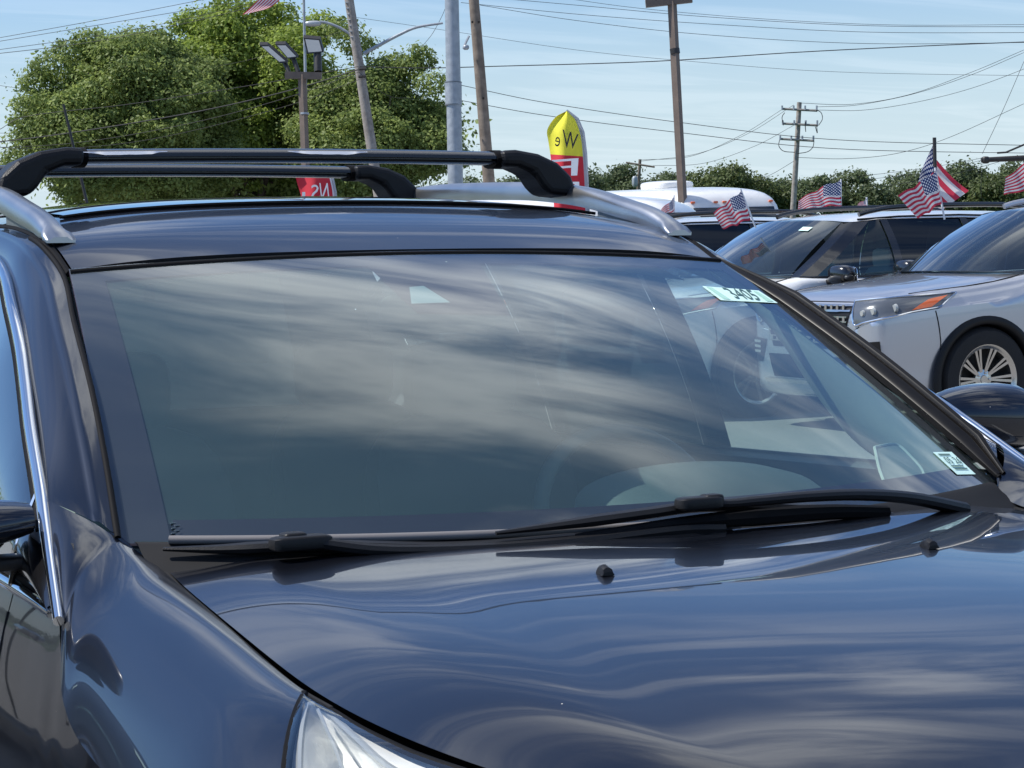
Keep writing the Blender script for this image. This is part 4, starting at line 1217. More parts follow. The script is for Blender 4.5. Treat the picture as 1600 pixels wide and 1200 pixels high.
    W1 = np.array([[(x, -.30-.10*(1-(x/.62)**2), 1.655+.030*(1-(x/.62)**2)) for x in np.linspace(-.62, .62, 25)]])[0]
    P = [[W0[j]*(1-v_)+W1[j]*v_+np.array([0, -.4, .9])*.025*math.sin(math.pi*v_) for j in range(25)] for v_ in np.linspace(0, 1, 14)]
    wsd = grid('windshield', P, carglass, root)
    mk('windshield_sticker', [np.array(P[11][18])+np.array([0, -.006, .006]), np.array(P[11][20])+np.array([0, -.006, .006]), np.array(P[10][20])+np.array([0, -.006, .006]), np.array(P[10][18])+np.array([0, -.006, .006])], [(0, 1, 2, 3)], tealsticker, wsd, False)
    cw = [[(x, -1.02-.16*(1-(x/.80)**2)+dy, 1.198+.012*(1-(x/.8)**2)+dz) for x in np.linspace(-.86, .86, 25)] for dy, dz in ((.0, .004), (-.10, .004))]
    grid('cowl_panel', cw, blackpl, root)
    # roof
    rx = lambda y: np.interp(y, [-.40, -.22, .06, 1.0, 1.8, 2.2], [.62, .655, .685, .69, .665, .54])
    rz = lambda y: np.interp(y, [-.40, -.22, .06, .5, 1.0, 1.8, 2.2], [1.672, 1.700, 1.728, 1.742, 1.745, 1.722, 1.640])
    P = []
    for y in np.linspace(-.30, 2.18, 44):
        row = []
        for q in np.linspace(-1, 1, 31):
            x = q*rx(y); ye = y-.10*(1-q*q)*math.exp(-(y+.3)*5)
            ze = np.interp(y, [-.3, -.22, -.06, .06, 1.0, 1.8, 2.2], [1.655, 1.652, 1.662, 1.672, 1.668, 1.636, 1.602]); zc_ = rz(ye)
            row.append((x, ye, ze+(zc_-ze)*(1-abs(q)**2.6)))
        P.append(row)
    grid('roof', P, paint, root)
    for s in (-1, 1):
        rb = catmull([(s*.60, -.10, 1.715), (s*.61, .02, 1.742), (s*.615, .3, 1.772), (s*.615, 1.0, 1.782), (s*.60, 1.7, 1.765), (s*.585, 1.95, 1.71)], 30)
        tube('roof_rail', rb, .019, rails, root, 8, sy=1.2)
        ri = MB(); ri.tube([(s*.645, -.15, 1.672), (s*.665, .3, 1.690), (s*.668, 1.0, 1.690), (s*.64, 1.8, 1.66)], .010, 6); ri.build('roof_ditch', gapm, root, True)
    rw_ = [[(q*(.72-.16*v_), 2.50-.30*v_-.04*q*q, 1.17+.44*v_) for q in np.linspace(-1, 1, 15)] for v_ in np.linspace(0, 1, 8)]
    grid('rear_window', rw_, privglass, root)
    hlr = [[(q*.60, y, 1.64+.04*(1-q*q)) for q in np.linspace(-1, 1, 9)] for y in np.linspace(-.25, 2.1, 8)]
    grid('headliner', hlr, interior, root)
    mb = MB(); mb.box((0, .55, 1.13), (.86, 1.80, .006)); mb.box((0, -.80, 1.175), (.80, .24, .014)); mb.build('dashboard', interior, root)
    for x in (-.40, .40): seat(x, .05, .24, root, beige, .0)
    pp = [[(x, -.98-.1*(1-(x/.6)**2)+.14*v_, 1.193+.004*v_) for x in np.linspace(-.55, .5, 6)] for v_ in (0, 1)]
    grid('paper_sheet', pp, pmat('paper', (.8, .85, .82), .7), root)
    for s in (-1, 1):
        mb = MB(); mb.rbox((s*1.13, -.72, 1.205), (.135, .085, .085), e=3.0); mir = mb.build('door_mirror', blackgl if trim_black else paint, root, True)
        mb = MB(); mb.rbox((s*1.0, -.73, 1.145), (.10, .045, .022), e=3); mb.rbox((s*1.12, -.70, 1.135), (.12, .07, .018), e=3); mb.build('mirror_foot', blackpl, mir, True)
        mb = MB(); mb.rbox((s*1.13, -.640, 1.205), (.115, .006, .068), e=4); mb.build('mirror_glass', chrome, mir, True)
        for yy in (-1.515, 1.515):
            wheel(s*.885, yy, .405, s, R=.405, RR=.265, W=.125, style=rimstyle, parent=root, am=alloy)
    tl = patch('tail_lamp', [(-.95, 2.5, 1.1), (-.62, 2.5, 1.1), (-.62, 2.5, .92), (-.95, 2.5, .95)], (0, -1, 0), .008, pmat('red_lamp', (.4, .01, .01), .15, 0, 1), root, 5, 6)
    patch('tail_lamp', [(.95, 2.5, 1.1), (.62, 2.5, 1.1), (.62, 2.5, .92), (.95, 2.5, .95)], (0, -1, 0), .008, MATS['red_lamp'], root, 5, 6)
    return root


# headings: nose direction in the ground plane relative to the view
VF = CF.copy(); VF[2] = 0; VF /= np.linalg.norm(VF); VR = np.array([VF[1], -VF[0], 0])


def place_suv(root, px, D, theta, dz=0.0):
    """px/D: where the near front wheel centre shows; theta: angle of the nose off the line of sight"""
    th = math.radians(theta)
    nose = -VR*math.sin(th)-VF*math.cos(th)
    rz = math.atan2(nose[0], -nose[1])         # local -Y maps on nose
    lft = np.array([math.cos(rz), math.sin(rz), 0]); nz = np.array([math.sin(rz), -math.cos(rz), 0])
    wc = atW(px, 590, D); wc[2] = 0
    o = wc-lft*1.0-nz*1.515
    root.location = (o[0], o[1], dz); root.rotation_euler = (0, 0, rz)
    return root


s1 = build_suv_body(silver, 'multi', True, rails=silver)
tag(s1, 'silver blue SUV at the right edge with multi spoke wheels and an amber lamp corner', 'car', 'SUVs parked in the row behind')
place_suv(s1, 1543, 17.2, 64.5)
s2 = build_suv_body(white, 'split5', True)
tag(s2, 'white SUV with black pillars and black mirror parked next to the silver SUV', 'car', 'SUVs parked in the row behind')
place_suv(s2, 1186, 19.2, 60, -.03)
s3 = copy_tree(s2)
tag(s3, 'farther white SUV mostly hidden behind the pillar, a flag clipped to its window', 'car', 'SUVs parked in the row behind')
place_suv(s3, 868, 21.4, 60, -.03)


def recolour(root, old, new):
    for ch in root.children_recursive:
        if ch.type == 'MESH' and any(m_ == old for m_ in ch.data.materials):
            me = ch.data.copy(); ch.data = me
            for i_, m_ in enumerate(me.materials):
                if m_ == old: me.materials[i_] = new


# cars that stand outside the picture and are only mirrored in the paint and glass
s4 = copy_tree(s2); recolour(s4, white, darkpaint)
tag(s4, 'charcoal SUV beside the navy SUV, seen only mirrored in its door and fender', 'car')
s4.location = (-2.85, 2.7, 0); s4.rotation_euler = (0, 0, math.radians(4))

# ------------------------------------------------------------------ flags
fm = bpy.data.materials.new('stars_and_stripes'); fm.use_nodes = True; nt = fm.node_tree; nt.nodes.clear()
o_ = nt.nodes.new('ShaderNodeOutputMaterial'); uv = nt.nodes.new('ShaderNodeUVMap'); sp = nt.nodes.new('ShaderNodeSeparateXYZ'); nt.links.new(uv.outputs[0], sp.inputs[0])


def M(op, a, b_=None):
    n = nt.nodes.new('ShaderNodeMath'); n.operation = op
    for k, v_ in enumerate((a, b_)):
        if v_ is None: continue
        if isinstance(v_, (int, float)): n.inputs[k].default_value = v_
        else: nt.links.new(v_, n.inputs[k])
    return n.outputs[0]


U_, V_ = sp.outputs[0], sp.outputs[1]
stripe = M('LESS_THAN', M('MODULO', M('FLOOR', M('MULTIPLY', V_, 12.999)), 2.0), 0.5)     # 1 = red
canton = M('MULTIPLY', M('LESS_THAN', U_, 0.4), M('GREATER_THAN', V_, 6/13))
gx = M('MULTIPLY', U_, 5.5/.4); gy = M('MULTIPLY', M('SUBTRACT', V_, 6/13), 4.5/(7/13))


def dots(ox, oy):
    a = M('SUBTRACT', M('FRACT', M('ADD', gx, ox)), .5); c = M('SUBTRACT', M('FRACT', M('ADD', gy, oy)), .5)
    return M('LESS_THAN', M('ADD', M('MULTIPLY', a, a), M('MULTIPLY', c, c)), .055)


star = M('MAXIMUM', dots(0, 0), dots(.5, .5))


def cmix(f_, a, b_):
    n = nt.nodes.new('ShaderNodeMix'); n.data_type = 'RGBA'; nt.links.new(f_, n.inputs['Factor'])
    for k, v_ in (('A', a), ('B', b_)):
        if isinstance(v_, tuple): n.inputs[k].default_value = v_
        else: nt.links.new(v_, n.inputs[k])
    return n.outputs['Result']


bc = cmix(canton, cmix(stripe, (.78, .76, .76, 1), (.62, .06, .10, 1)), cmix(star, (.02, .04, .16, 1), (.8, .8, .82, 1)))
d_ = nt.nodes.new('ShaderNodeBsdfDiffuse'); tl_ = nt.nodes.new('ShaderNodeBsdfTranslucent'); nt.links.new(bc, d_.inputs[0]); nt.links.new(bc, tl_.inputs[0])
ms_ = nt.nodes.new('ShaderNodeMixShader'); ms_.inputs[0].default_value = .4; nt.links.new(d_.outputs[0], ms_.inputs[1]); nt.links.new(tl_.outputs[0], ms_.inputs[2]); nt.links.new(ms_.outputs[0], o_.inputs[0])


def cloth(name, Pw, uvf, mat, parent):
    n, m = Pw.shape[:2]; o = grid(name, Pw, mat, parent); me = o.data; ul = me.uv_layers.new(name='UVMap')
    for lp in me.loops:
        i, j = divmod(lp.vertex_index, m); ul.data[lp.index].uv = uvf(i/(n-1), j/(m-1))
    return o


def us_flag(D, hoist_top, hoist_bot, fly_top, fly_bot, pole, label, rt=.008, waves=2.2, amp=.03, sag=None, group='small flags clipped to the car windows', knob=False):
    base = atW(*pole[1], D); root = empty('flag', tuple(base)); tag(root, label, 'flag', group)
    ax = empty  # noqa
    pts = [atW(*p, D)-base for p in pole]
    tube('flag_pole', [pts[1]*(1-k)+pts[0]*k for k in np.linspace(0, 1, 6)], rt, clothw if not knob else bronze, root, 8)
    n, m = 22, 36; P = np.zeros((n, m, 3))
    for i in range(n):
        for j in range(m):
            v_, u = i/(n-1), j/(m-1)
            a = np.array(hoist_top)*(1-v_)+np.array(hoist_bot)*v_; b_ = np.array(fly_top)*(1-v_)+np.array(fly_bot)*v_
            q = a*(1-u)+b_*u
            if sag: q = q+np.array(sag)*math.sin(math.pi*u)
            ph = waves*2*math.pi*u+1.3*v_
            P[i, j] = atW(q[0]+1.2*math.sin(ph*.8), q[1]+1.6*math.sin(ph), D-.01+amp*(u**.5)*math.sin(ph+.6))-base
    cloth('flag_cloth', P, lambda a, b2: (b2, 1-a), fm, root)
    return root


us_flag(17.9, (1462, 266), (1471, 316), (1404, 304), (1434, 340), ((1461, 262), (1476, 343)), 'small flag on the white SUV, in front of the large draped flag', sag=(0, 3))
us_flag(20.6, (1158, 297), (1172, 342), (1116, 331), (1130, 357), ((1157, 295), (1181, 356)), 'small flag clipped to the farther white SUV, right of the brown lamp post', sag=(0, 2))
us_flag(23.0, (1313, 281), (1314, 322), (1249, 312), (1247, 332), ((1314, 280), (1314, 330)), 'small flag with stars and stripes right of the grey utility pole', sag=(0, -2))
us_flag(25.0, (1052, 307), (1053, 336), (1033, 330), (1036, 348), ((1053, 305), (1054, 345)), 'small flag folded against its stick left of the brown post', waves=1)
us_flag(24.5, (1353, 309), (1354, 322), (1341, 320), (1343, 328), ((1354, 308), (1355, 330)), 'tiny furled blue flag above the roof of the white SUV', waves=1, rt=.01)
us_flag(16.0, (1640, 235), (1645, 292), (1570, 278), (1568, 306), ((1640, 230), (1648, 320)), 'small flag flying at the right edge over the silver SUV', waves=1.6, sag=(0, -3))
us_flag(51.7, (474, -60), (474, -22), (378, 22), (412, 16), ((474, -66), (474, -14)), 'striped flag end hanging in from the top edge above the tree', waves=1.4, group='larger flags', rt=.010)
# the large flag behind, hanging in two folds
base = atW(1461, 330, 27.0); root = empty('flag', tuple(base)); tag(root, 'large flag draped in folds from a dark pole above the white SUV', 'flag', 'larger flags')
tube('flag_pole', [atW(1460, 215, 27)-base, atW(1461, 265, 27)-base, atW(1464, 345, 27)-base], .022, bronze, root, 8)
n, m = 20, 22
P = np.zeros((n, m, 3))
for i in range(n):
    for j in range(m):
        a, b_ = i/(n-1), j/(m-1)      # a: down the hoist, b: away
        L0 = np.array([1460, 222])*(1-a)+np.array([1464, 262])*a; L1 = np.array([1438, 272])*(1-a)+np.array([1432, 296])*a
        q = L0*(1-b_)+L1*b_; P[i, j] = atW(q[0], q[1]-2*math.sin(3*a+2*b_), 27.0+.12*math.sin(5*b_+3*a))-base
cloth('flag_union', P, lambda a, b2: (.40*(1-a)*.999, 6/13+(7/13)*(1-b2)), fm, root)
P = np.zeros((n, m, 3))
for i in range(n):
    for j in range(m):
        a, b_ = i/(n-1), j/(m-1)
        L0 = np.array([1464, 250])*(1-a)+np.array([1437, 300])*a; L1 = np.array([1514, 298])*(1-a)+np.array([1462, 335])*a
        L0 = L0+np.array([0, 0]); q = L0*(1-b_)+L1*b_+np.array([0, 4*math.sin(math.pi*b_)*(1-a)]); P[i, j] = atW(q[0], q[1], 27.1+.10*math.sin(6*a+2*b_))-base
cloth('flag_stripes', P, lambda a, b2: (.45+.5*b2, .02+.5*(a)), fm, root)


# ------------------------------------------------------------------ feather banners
def feather(label, D, outline_l, outline_r, split, pole, mats, texts):
    base = atW(*pole[-1], D); base[2] = 0
    root = empty('feather_banner', tuple(base)); tag(root, label, 'banner', 'feather banners')
    L, R_ = catmull([(*p, 0) for p in outline_l], 34), catmull([(*p, 0) for p in outline_r], 34)
    n, m = 34, 16; P = np.zeros((n, m, 3)); mi = []
    for i in range(n):
        for j in range(m):
            u = j/(m-1); q = L[i]*(1-u)+R_[i]*u
            P[i, j] = atW(q[0], q[1], D+.06*math.sin(u*7+i*.12)*(1-u*.7))-base
    for i in range(n-1):
        for j in range(m-1):
            y = (L[i][1]+R_[i][1])/2; k = 0 if y < split else 1
            if j == m-2: k = 2
            mi.append(k)
    mk('banner_cloth', P.reshape(-1, 3), gfaces(n, m), mats, root, True, mi)
    tube('banner_pole', [atW(*p, D+.02)-base for p in pole[:-1]]+[np.array([0, 0, 0.0])], .018, greytrim, root, 8)
    for (body, quad, mat) in texts:
        v, f = text_geo(body, [atW(*p, D-.09)-base for p in quad], (0, 0, 0), True); mk('lettering', v, f, mat, root, False)
    return root


feather('yellow and red feather banner with mirrored black and white lettering behind the roof rail', 24.0,
        [(884, 174), (868, 183), (855, 203), (857, 222), (861, 250), (864, 290), (866, 330), (868, 372)], [(886, 173), (900, 186), (909, 205), (913, 225), (915, 255), (917, 290), (918, 330), (919, 372)], 241,
        [(885, 173), (902, 186), (911, 207), (915, 240), (918, 300), (920, 372), (921, 700)], [clothyel, clothred, greytrim],
        [('W', [(879, 202), (904, 210), (900, 233), (880, 231)], clothk), ('e', [(868, 213), (876, 215), (874, 230), (867, 228)], clothk), ('F', [(862, 250), (904, 247), (902, 274), (866, 276)], clothw), ('R', [(866, 284), (905, 284), (906, 312), (868, 312)], clothw)])
feather('red and white feather banner half hidden behind the brown lamp post', 30.0,
        [(459, 262), (464, 285), (470, 305), (474, 330), (475, 380)], [(512, 262), (519, 280), (523, 300), (524, 330), (524, 380)], 0,
        [(514, 262), (520, 280), (524, 300), (525, 330), (525, 380), (526, 600)], [clothred, clothred, clothw],
        [('S', [(486, 289), (497, 288), (500, 312), (486, 314)], clothw), ('N', [(499, 286), (512, 286), (515, 312), (502, 313)], clothw), ('I', [(472, 300), (477, 300), (477, 322), (472, 322)], clothw)])

# ------------------------------------------------------------------ posts and poles


def post(name, label, cat, pts, D, r, mat, square=False, group=None, seg=16, pname='pole', tilt_ground=True):
    """pts: pixel path top -> lowest seen; carried on straight down to the ground"""
    a, b_ = atW(*pts[0], D), atW(*pts[-1], D); d = (b_-a)/np.linalg.norm(b_-a); k = (b_[2]-0)/-d[2]; foot = b_+d*k
    top = a
    root = empty(name, tuple(foot)); tag(root, label, cat, group)
    if square:
        mb = MB(); ax = np.array(VR); ay = np.array([0.83, .55, 0]); ay = np.array([math.cos(.5), math.sin(.5), 0]); ax = np.array([-math.sin(.5), math.cos(.5), 0])
        vs = [top-foot+ax*r*sx+ay*r*sy for sx, sy in ((-1, -1), (1, -1), (1, 1), (-1, 1))]+[ax*r*sx+ay*r*sy for sx, sy in ((-1, -1), (1, -1), (1, 1), (-1, 1))]
        mb.add(vs, [(0, 1, 5, 4), (1, 2, 6, 5), (2, 3, 7, 6), (3, 0, 4, 7), (0, 3, 2, 1)]); p = mb.build(pname, mat, root)
    else:
        rr = np.linspace(r[0], r[1], 14); p = tube(pname, [(top-foot)*(1-q) for q in np.linspace(0, 1, 14)], rr, mat, root, seg)
    return root, foot, p


# brown lamp post with three heads
lp, ft, _ = post('lamp_post', 'brown square lamp post with three flat lamp heads in front of the big tree', 'lamp post', [(472, 116), (479, 305)], 50, .066, brown, True)
W_ = lambda px, py, D, f0: atW(px, py, D)-f0
mb = MB(); mb.box(W_(474, 118, 50, ft), (.40, .075, .075), R=np.array([[VR[0], VF[0], 0], [VR[1], VF[1], 0], [0, 0, 1]])@np.array([[math.cos(.05), 0, math.sin(.05)], [0, 1, 0], [-math.sin(.05), 0, math.cos(.05)]])); mb.build('crossarm', brown, lp)
for k, (qs, th) in enumerate(((((405, 70), (418, 70), (450, 98), (438, 99)), .06), (((430, 69), (446, 69), (466, 90), (450, 92)), .06), (((474, 59), (500, 61), (506, 82), (480, 84)), .10))):
    hd = MB(); a = [W_(*q, 50, ft) for q in qs]; nrm = np.array(VF)*.10+np.array([0, 0, .02]); hd.prism(a, nrm+np.array([0, 0, .05])); h = hd.build('lamp_head', bronze, lp)
    c = sum(a)/4; a2 = [c+(p_-c)*.82-np.array(VF)*.004 for p_ in a]; mk('lamp_panel', a2, [(0, 1, 2, 3)], lensw, h, False)
    arm = {0: ((445, 98), (452, 115)), 1: ((458, 90), (466, 113)), 2: ((496, 83), (497, 112))}[k]
    tube('head_bracket', [W_(*arm[0], 50.1, ft), W_(*arm[1], 50, ft)], .05 if k < 2 else .09, bronze, h, 8)
tube('band', [W_(476, 176, 50, ft), W_(476, 179 , 50, ft)], .098, galv, lp, 10)
tall = post('flag_pole', 'thin grey pole rising beside the brown lamp post', 'pole', [(474, -30), (481, 300)], 52, (.03, .04), galv)[0]
# right brown post
rp_, ft, _ = post('lamp_post', 'tall brown square lamp post in front of the sky right of the banner', 'lamp post', [(1050, 2), (1068, 342)], 45, .066, brown, True)
mb = MB(); mb.box(W_(1045, 2, 45, ft), (.46, .08, .075), R=np.array([[VR[0], VF[0], 0], [VR[1], VF[1], 0], [0, 0, 1]])@np.array([[math.cos(-.08), 0, math.sin(-.08)], [0, 1, 0], [-math.sin(-.08), 0, math.cos(-.08)]])); mb.build('crossarm', brown, rp_)
tube('band', [W_(1054, 76, 45, ft), W_(1055, 84, 45, ft)], .10, bronze, rp_, 10)
# metal pole and wooden poles
mp_, ftm, _ = post('metal_pole', 'thick galvanised steel pole left of the brown wooden pole', 'pole', [(705, -40), (712, 300)], 44, (.135, .160), galv)
tube('pole_collar', [atW(708.3, 130, 44)-ftm, atW(708.8, 165, 44)-ftm], .162, galv, mp_, 20)
for (yy) in (128, 163): tube('pole_joint', [atW(708.3, yy, 44)-ftm, atW(708.3, yy+1.5, 44)-ftm], .166, pmat('joint_grey', (.2, .22, .24), .5, .4), mp_, 20)
wp1, ft1, _ = post('utility_pole', 'leaning pale grey wooden utility pole with street light arm in front of the tree', 'utility pole', [(541, -30), (585, 260)], 58, (.115, .150), woodp)
arm = [(556, 62), (545, 52), (530, 43), (512, 36), (500, 34)]
tube('lamp_arm', catmull([W_(565, 80, 58, ft1)]+[W_(*q, 58, ft1) for q in arm], 20), .035, galv, wp1, 8)
mb = MB(); c = W_(489, 37, 58, ft1); mb.rbox(c, (.22, .11, .075), e=2.6, R=np.array([[VR[0], VF[0], 0], [VR[1], VF[1], 0], [0, 0, 1]])); mb.build('street_light_head', pmat('lamp_grey', (.45, .47, .48), .4, .3), wp1, True)
tube('side_arm', catmull([W_(568, 84, 58, ft1), W_(590, 72, 58, ft1), W_(620, 56, 58, ft1), W_(650, 43, 58, ft1), W_(692, 36, 58, ft1)], 20), np.linspace(.05, .028, 20), galv, wp1, 8)
for k, yy in enumerate(range(4, 60, 9)): tube('step_bolt', [W_(543+yy*.15, yy, 57.9, ft1), W_(539+yy*.15, yy, 57.9, ft1)], .018, galv, wp1, 6)
for yy in (108, 120): tube('cable_bracket', [W_(560, yy, 57.8, ft1), W_(572, yy-1, 57.8, ft1)], .04, bronze, wp1, 6)
wp2, ft2, _ = post('utility_pole', 'brown wooden utility pole right of the thick steel pole', 'utility pole', [(737, -40), (767, 320)], 52, (.115, .150), woodb)
mb = MB(); mb.rbox(W_(728, 74, 51.8, ft2), (.07, .07, .06), e=2.5); mb.build('insulator', galv, wp2, True)
tube('insulator_strap', [W_(733, 56, 51.8, ft2), W_(728, 66, 51.8, ft2), W_(724, 76, 51.8, ft2)], .03, galv, wp2, 6)
for (a, b2) in ((738, 33), (748, 33), (755, 152), (744, 206)): tube('pole_hole', [W_(a, b2, 51.86, ft2), W_(a, b2+3, 51.86, ft2)], .025, gapm, wp2, 6)
# far utility pole with cross arms
D3 = 105
wp3, ft3, _ = post('utility_pole', 'distant grey utility pole with three crossarms above the tree line', 'utility pole', [(1249, 160), (1239, 332)], D3, (.11, .145), woodp)
for (y, x0, x1, h) in ((171, 1221, 1277, 2), (194, 1222, 1278, 2), (218, 1218, 1272, 2)):
    ar = tube('crossarm', [W_(x0, y-1, D3-.2, ft3), W_(x1, y+2, D3-.2, ft3)], .06, woodp, wp3, 6)
    for x in np.linspace(x0+1, x1-1, 4): tube('insulator', [W_(x, y-6, D3-.25, ft3), W_(x, y+1, D3-.25, ft3)], .045, galv, ar, 6)
for pts in ([(1224, 196), (1222, 183), (1226, 176)], [(1276, 196), (1277, 208), (1274, 198)], [(1258, 196), (1259, 206), (1258, 190)], [(1218, 219), (1217, 228), (1224, 236), (1242, 238)], [(1272, 220), (1270, 230), (1262, 237), (1246, 240)], [(1276, 172), (1283, 176), (1285, 186), (1279, 196)]):
    tube('jumper_wire', catmull([W_(*q, D3-.3, ft3) for q in pts], 12), .018, cablem, wp3, 5)
wp4, ft4, _ = post('utility_pole', 'very distant small utility pole behind the trees right of the banner', 'utility pole', [(1000, 249), (997, 300)], 150, (.10, .13), woodb)
tube('crossarm', [W_(978, 254, 149.8, ft4), W_(1023, 261, 149.8, ft4)], .07, woodb, wp4, 6)
mb = MB(); mb.rbox(W_(992, 284, 149.7, ft4), (.18, .18, .38), e=3); mb.build('transformer', galv, wp4, True)
# signal mast arm on the right
ma, fta, _ = post('signal_mast', 'dark horizontal mast arm reaching in from the right edge above the flags', 'signal mast', [(1700, 200), (1706, 330)], 34, (.10, .13), bronze)
tube('mast_arm', [W_(1700, 243, 34, fta), W_(1600, 247, 34, fta), W_(1533, 250, 34, fta)], [.055, .045, .038], bronze, ma, 10)
tube('stay_rod', [W_(1700, 180, 34, fta), W_(1600, 226, 34, fta), W_(1572, 238, 34, fta), W_(1558, 239, 34, fta)], .016, bronze, ma, 6)
mb = MB(); mb.rbox(W_(1540, 250, 34, fta), (.06, .05, .055), e=3); mb.build('arm_end', bronze, ma, True)
# thin whip antenna left
an, _, _ = post('antenna_mast', 'thin dark antenna mast leaning in front of the tree at the left', 'antenna', [(99, 163), (137, 322)], 15, (.008, .016), bronze, pname='mast')

# overhead wires
wires = [
 ([(-40, 66), (160, 30), (345, -6)], 60, 2.0), ([(-40, 71), (160, 38), (400, -2)], 60, 2.0), ([(-40, 83), (200, 48), (420, 0)], 60, 2.0), ([(-40, 88), (140, 66), (300, 34), (450, -4)], 60, 2.4),
 ([(-40, 128), (60, 139), (200, 126), (330, 105), (410, 88), (560, 40)], 62, 1.6), ([(-40, 222), (0, 202), (40, 182), (200, 163), (400, 132), (560, 104)], 57, 2.6), ([(-40, 226), (100, 209), (300, 176), (450, 142), (562, 108)], 56.5, 4.4),
 ([(-40, 232), (120, 223), (300, 192), (450, 152), (562, 112)], 57.2, 2.2), ([(-40, 229), (100, 232), (250, 215), (450, 165), (562, 124)], 56, 1.8), ([(-40, 208), (60, 207), (90, 200)], 63, 1.5),
 ([(562, 104), (640, 106), (690, 106), (760, 104), (1020, 96), (1240, 82), (1440, 72), (1640, 64)], 57.5, 3.6),
 ([(548, 26), (700, 48), (900, 78), (1080, 96), (1300, 112), (1640, 119)], 70, 1.4), ([(560, 112), (590, 140), (615, 152), (640, 153)], 57, 1.6), ([(660, 72), (676, 52), (692, 22), (700, 0)], 59, 1.8),
 ([(740, -6), (900, 8), (1100, 26), (1350, 40), (1640, 42)], 75, 1.9), ([(720, 4), (900, 22), (1100, 37), (1350, 50), (1640, 51)], 75, 1.9), ([(750, 8), (900, 32), (1100, 54), (1350, 68), (1640, 66)], 75, 1.9), ([(860, -6), (1000, 13), (1200, 30), (1400, 39), (1640, 38)], 76, 1.6),
 ([(715, 132), (850, 160), (1060, 191), (1300, 218), (1640, 228)], 66, 2.4), ([(715, 156), (850, 180), (1060, 207), (1300, 232), (1640, 240)], 66, 2.4),
 ([(1000, 250), (1080, 244), (1160, 210), (1222, 171)], 118, 1.5), ([(1000, 252), (1090, 240), (1170, 208), (1240, 164)], 118, 1.5), ([(1020, 259), (1100, 255), (1180, 228), (1240, 196)], 118, 1.5),
 ([(1250, 161), (1330, 163), (1420, 148), (1520, 112), (1600, 78)], 100, 1.7), ([(1277, 167), (1340, 164), (1430, 146), (1520, 116), (1600, 82)], 100, 1.7), ([(1276, 172), (1350, 172), (1440, 158), (1530, 134), (1640, 92)], 100, 1.7),
 ([(1246, 246), (1320, 248), (1400, 240), (1480, 216), (1600, 162)], 98, 1.8), ([(1240, 252), (1210, 270), (1180, 284)], 104, 1.6), ([(1535, 247), (1450, 262), (1340, 276)], 60, 1.5), ([(1535, 250), (1460, 268), (1350, 281)], 60, 1.5), ([(1564, 252), (1490, 272), (1390, 290)], 60, 1.8),
 ([(1600, 96), (1568, 170), (1535, 240)], 40, 2.0), ([(1533, 250), (1533, 310)], 40, 1.6), ([(-40, 246), (20, 232), (60, 216), (90, 193)], 61, 1.4)]
WLAB = ['topmost thin wire at the upper left, leaving the top edge above the tree', 'second wire from the top at the upper left, close under the topmost', 'third wire down at the upper left, crossing the treetop near the flag', 'fourth and thickest of the upper left wires, cutting through the treetop',
 'thin wire rising across the middle of the big tree to the street light', 'wire crossing the big tree just above the thick cable bundle', 'thick black cable bundle sagging across the big tree behind the antenna', 'wire running close below the thick cable bundle across the big tree', 'lowest sagging wire across the big tree, just above the crossbar', 'short thin wire at the left edge ending near the antenna tip',
 'thick black cable from the grey wooden pole rising across the whole sky', 'faint thin wire from the grey wooden pole sinking across the sky', 'short pale wire loop hanging off the grey wooden pole', 'thin wire dropping from the top edge to the side arm by the steel pole',
 'second wire from the top right of the steel pole, sagging gently', 'third wire from the top right of the brown wooden pole', 'fourth wire from the top, meeting the thick rising cable at the right', 'topmost wire in the open sky right of the brown wooden pole',
 'upper of two parallel wires falling from the steel pole past the brown lamp post', 'lower of two parallel wires falling from the steel pole past the brown lamp post',
 'wire climbing from the tiny far pole to the top crossarm of the distant pole', 'wire beside it climbing from the tiny far pole to the distant pole top', 'lowest wire climbing from the tiny far pole to the second crossarm',
 'wire from the distant pole top curving up to the right edge', 'wire from the top crossarm curving up to the right edge, middle of three', 'lowest of three wires curving from the distant pole up to the right edge',
 'slack wire from low on the distant pole passing behind the large flag tip', 'short guy wire slanting down left of the distant pole to the trees', 'upper thin wire from the mast arm end down to the trees at left', 'second thin wire from the mast arm end down to the trees at left', 'lowest wire slanting from below the mast arm behind the large flag',
 'slanting guy wire from the right edge down to the end of the mast arm', 'thin vertical wire hanging from the end of the mast arm', 'drooping wire at the far left edge meeting the antenna tip']
for k, (pts, D, wpx) in enumerate(wires):
    P = np.array([atW(*q, D) for q in pts]); c0 = P[0].copy()
    o = tube('overhead_wire', catmull(P, 30)-c0, wpx*.42/F_PX*D*.5+.0, cablem, None, 5); o.location = tuple(c0)
    tag(o, WLAB[k], 'wire', 'overhead wires')

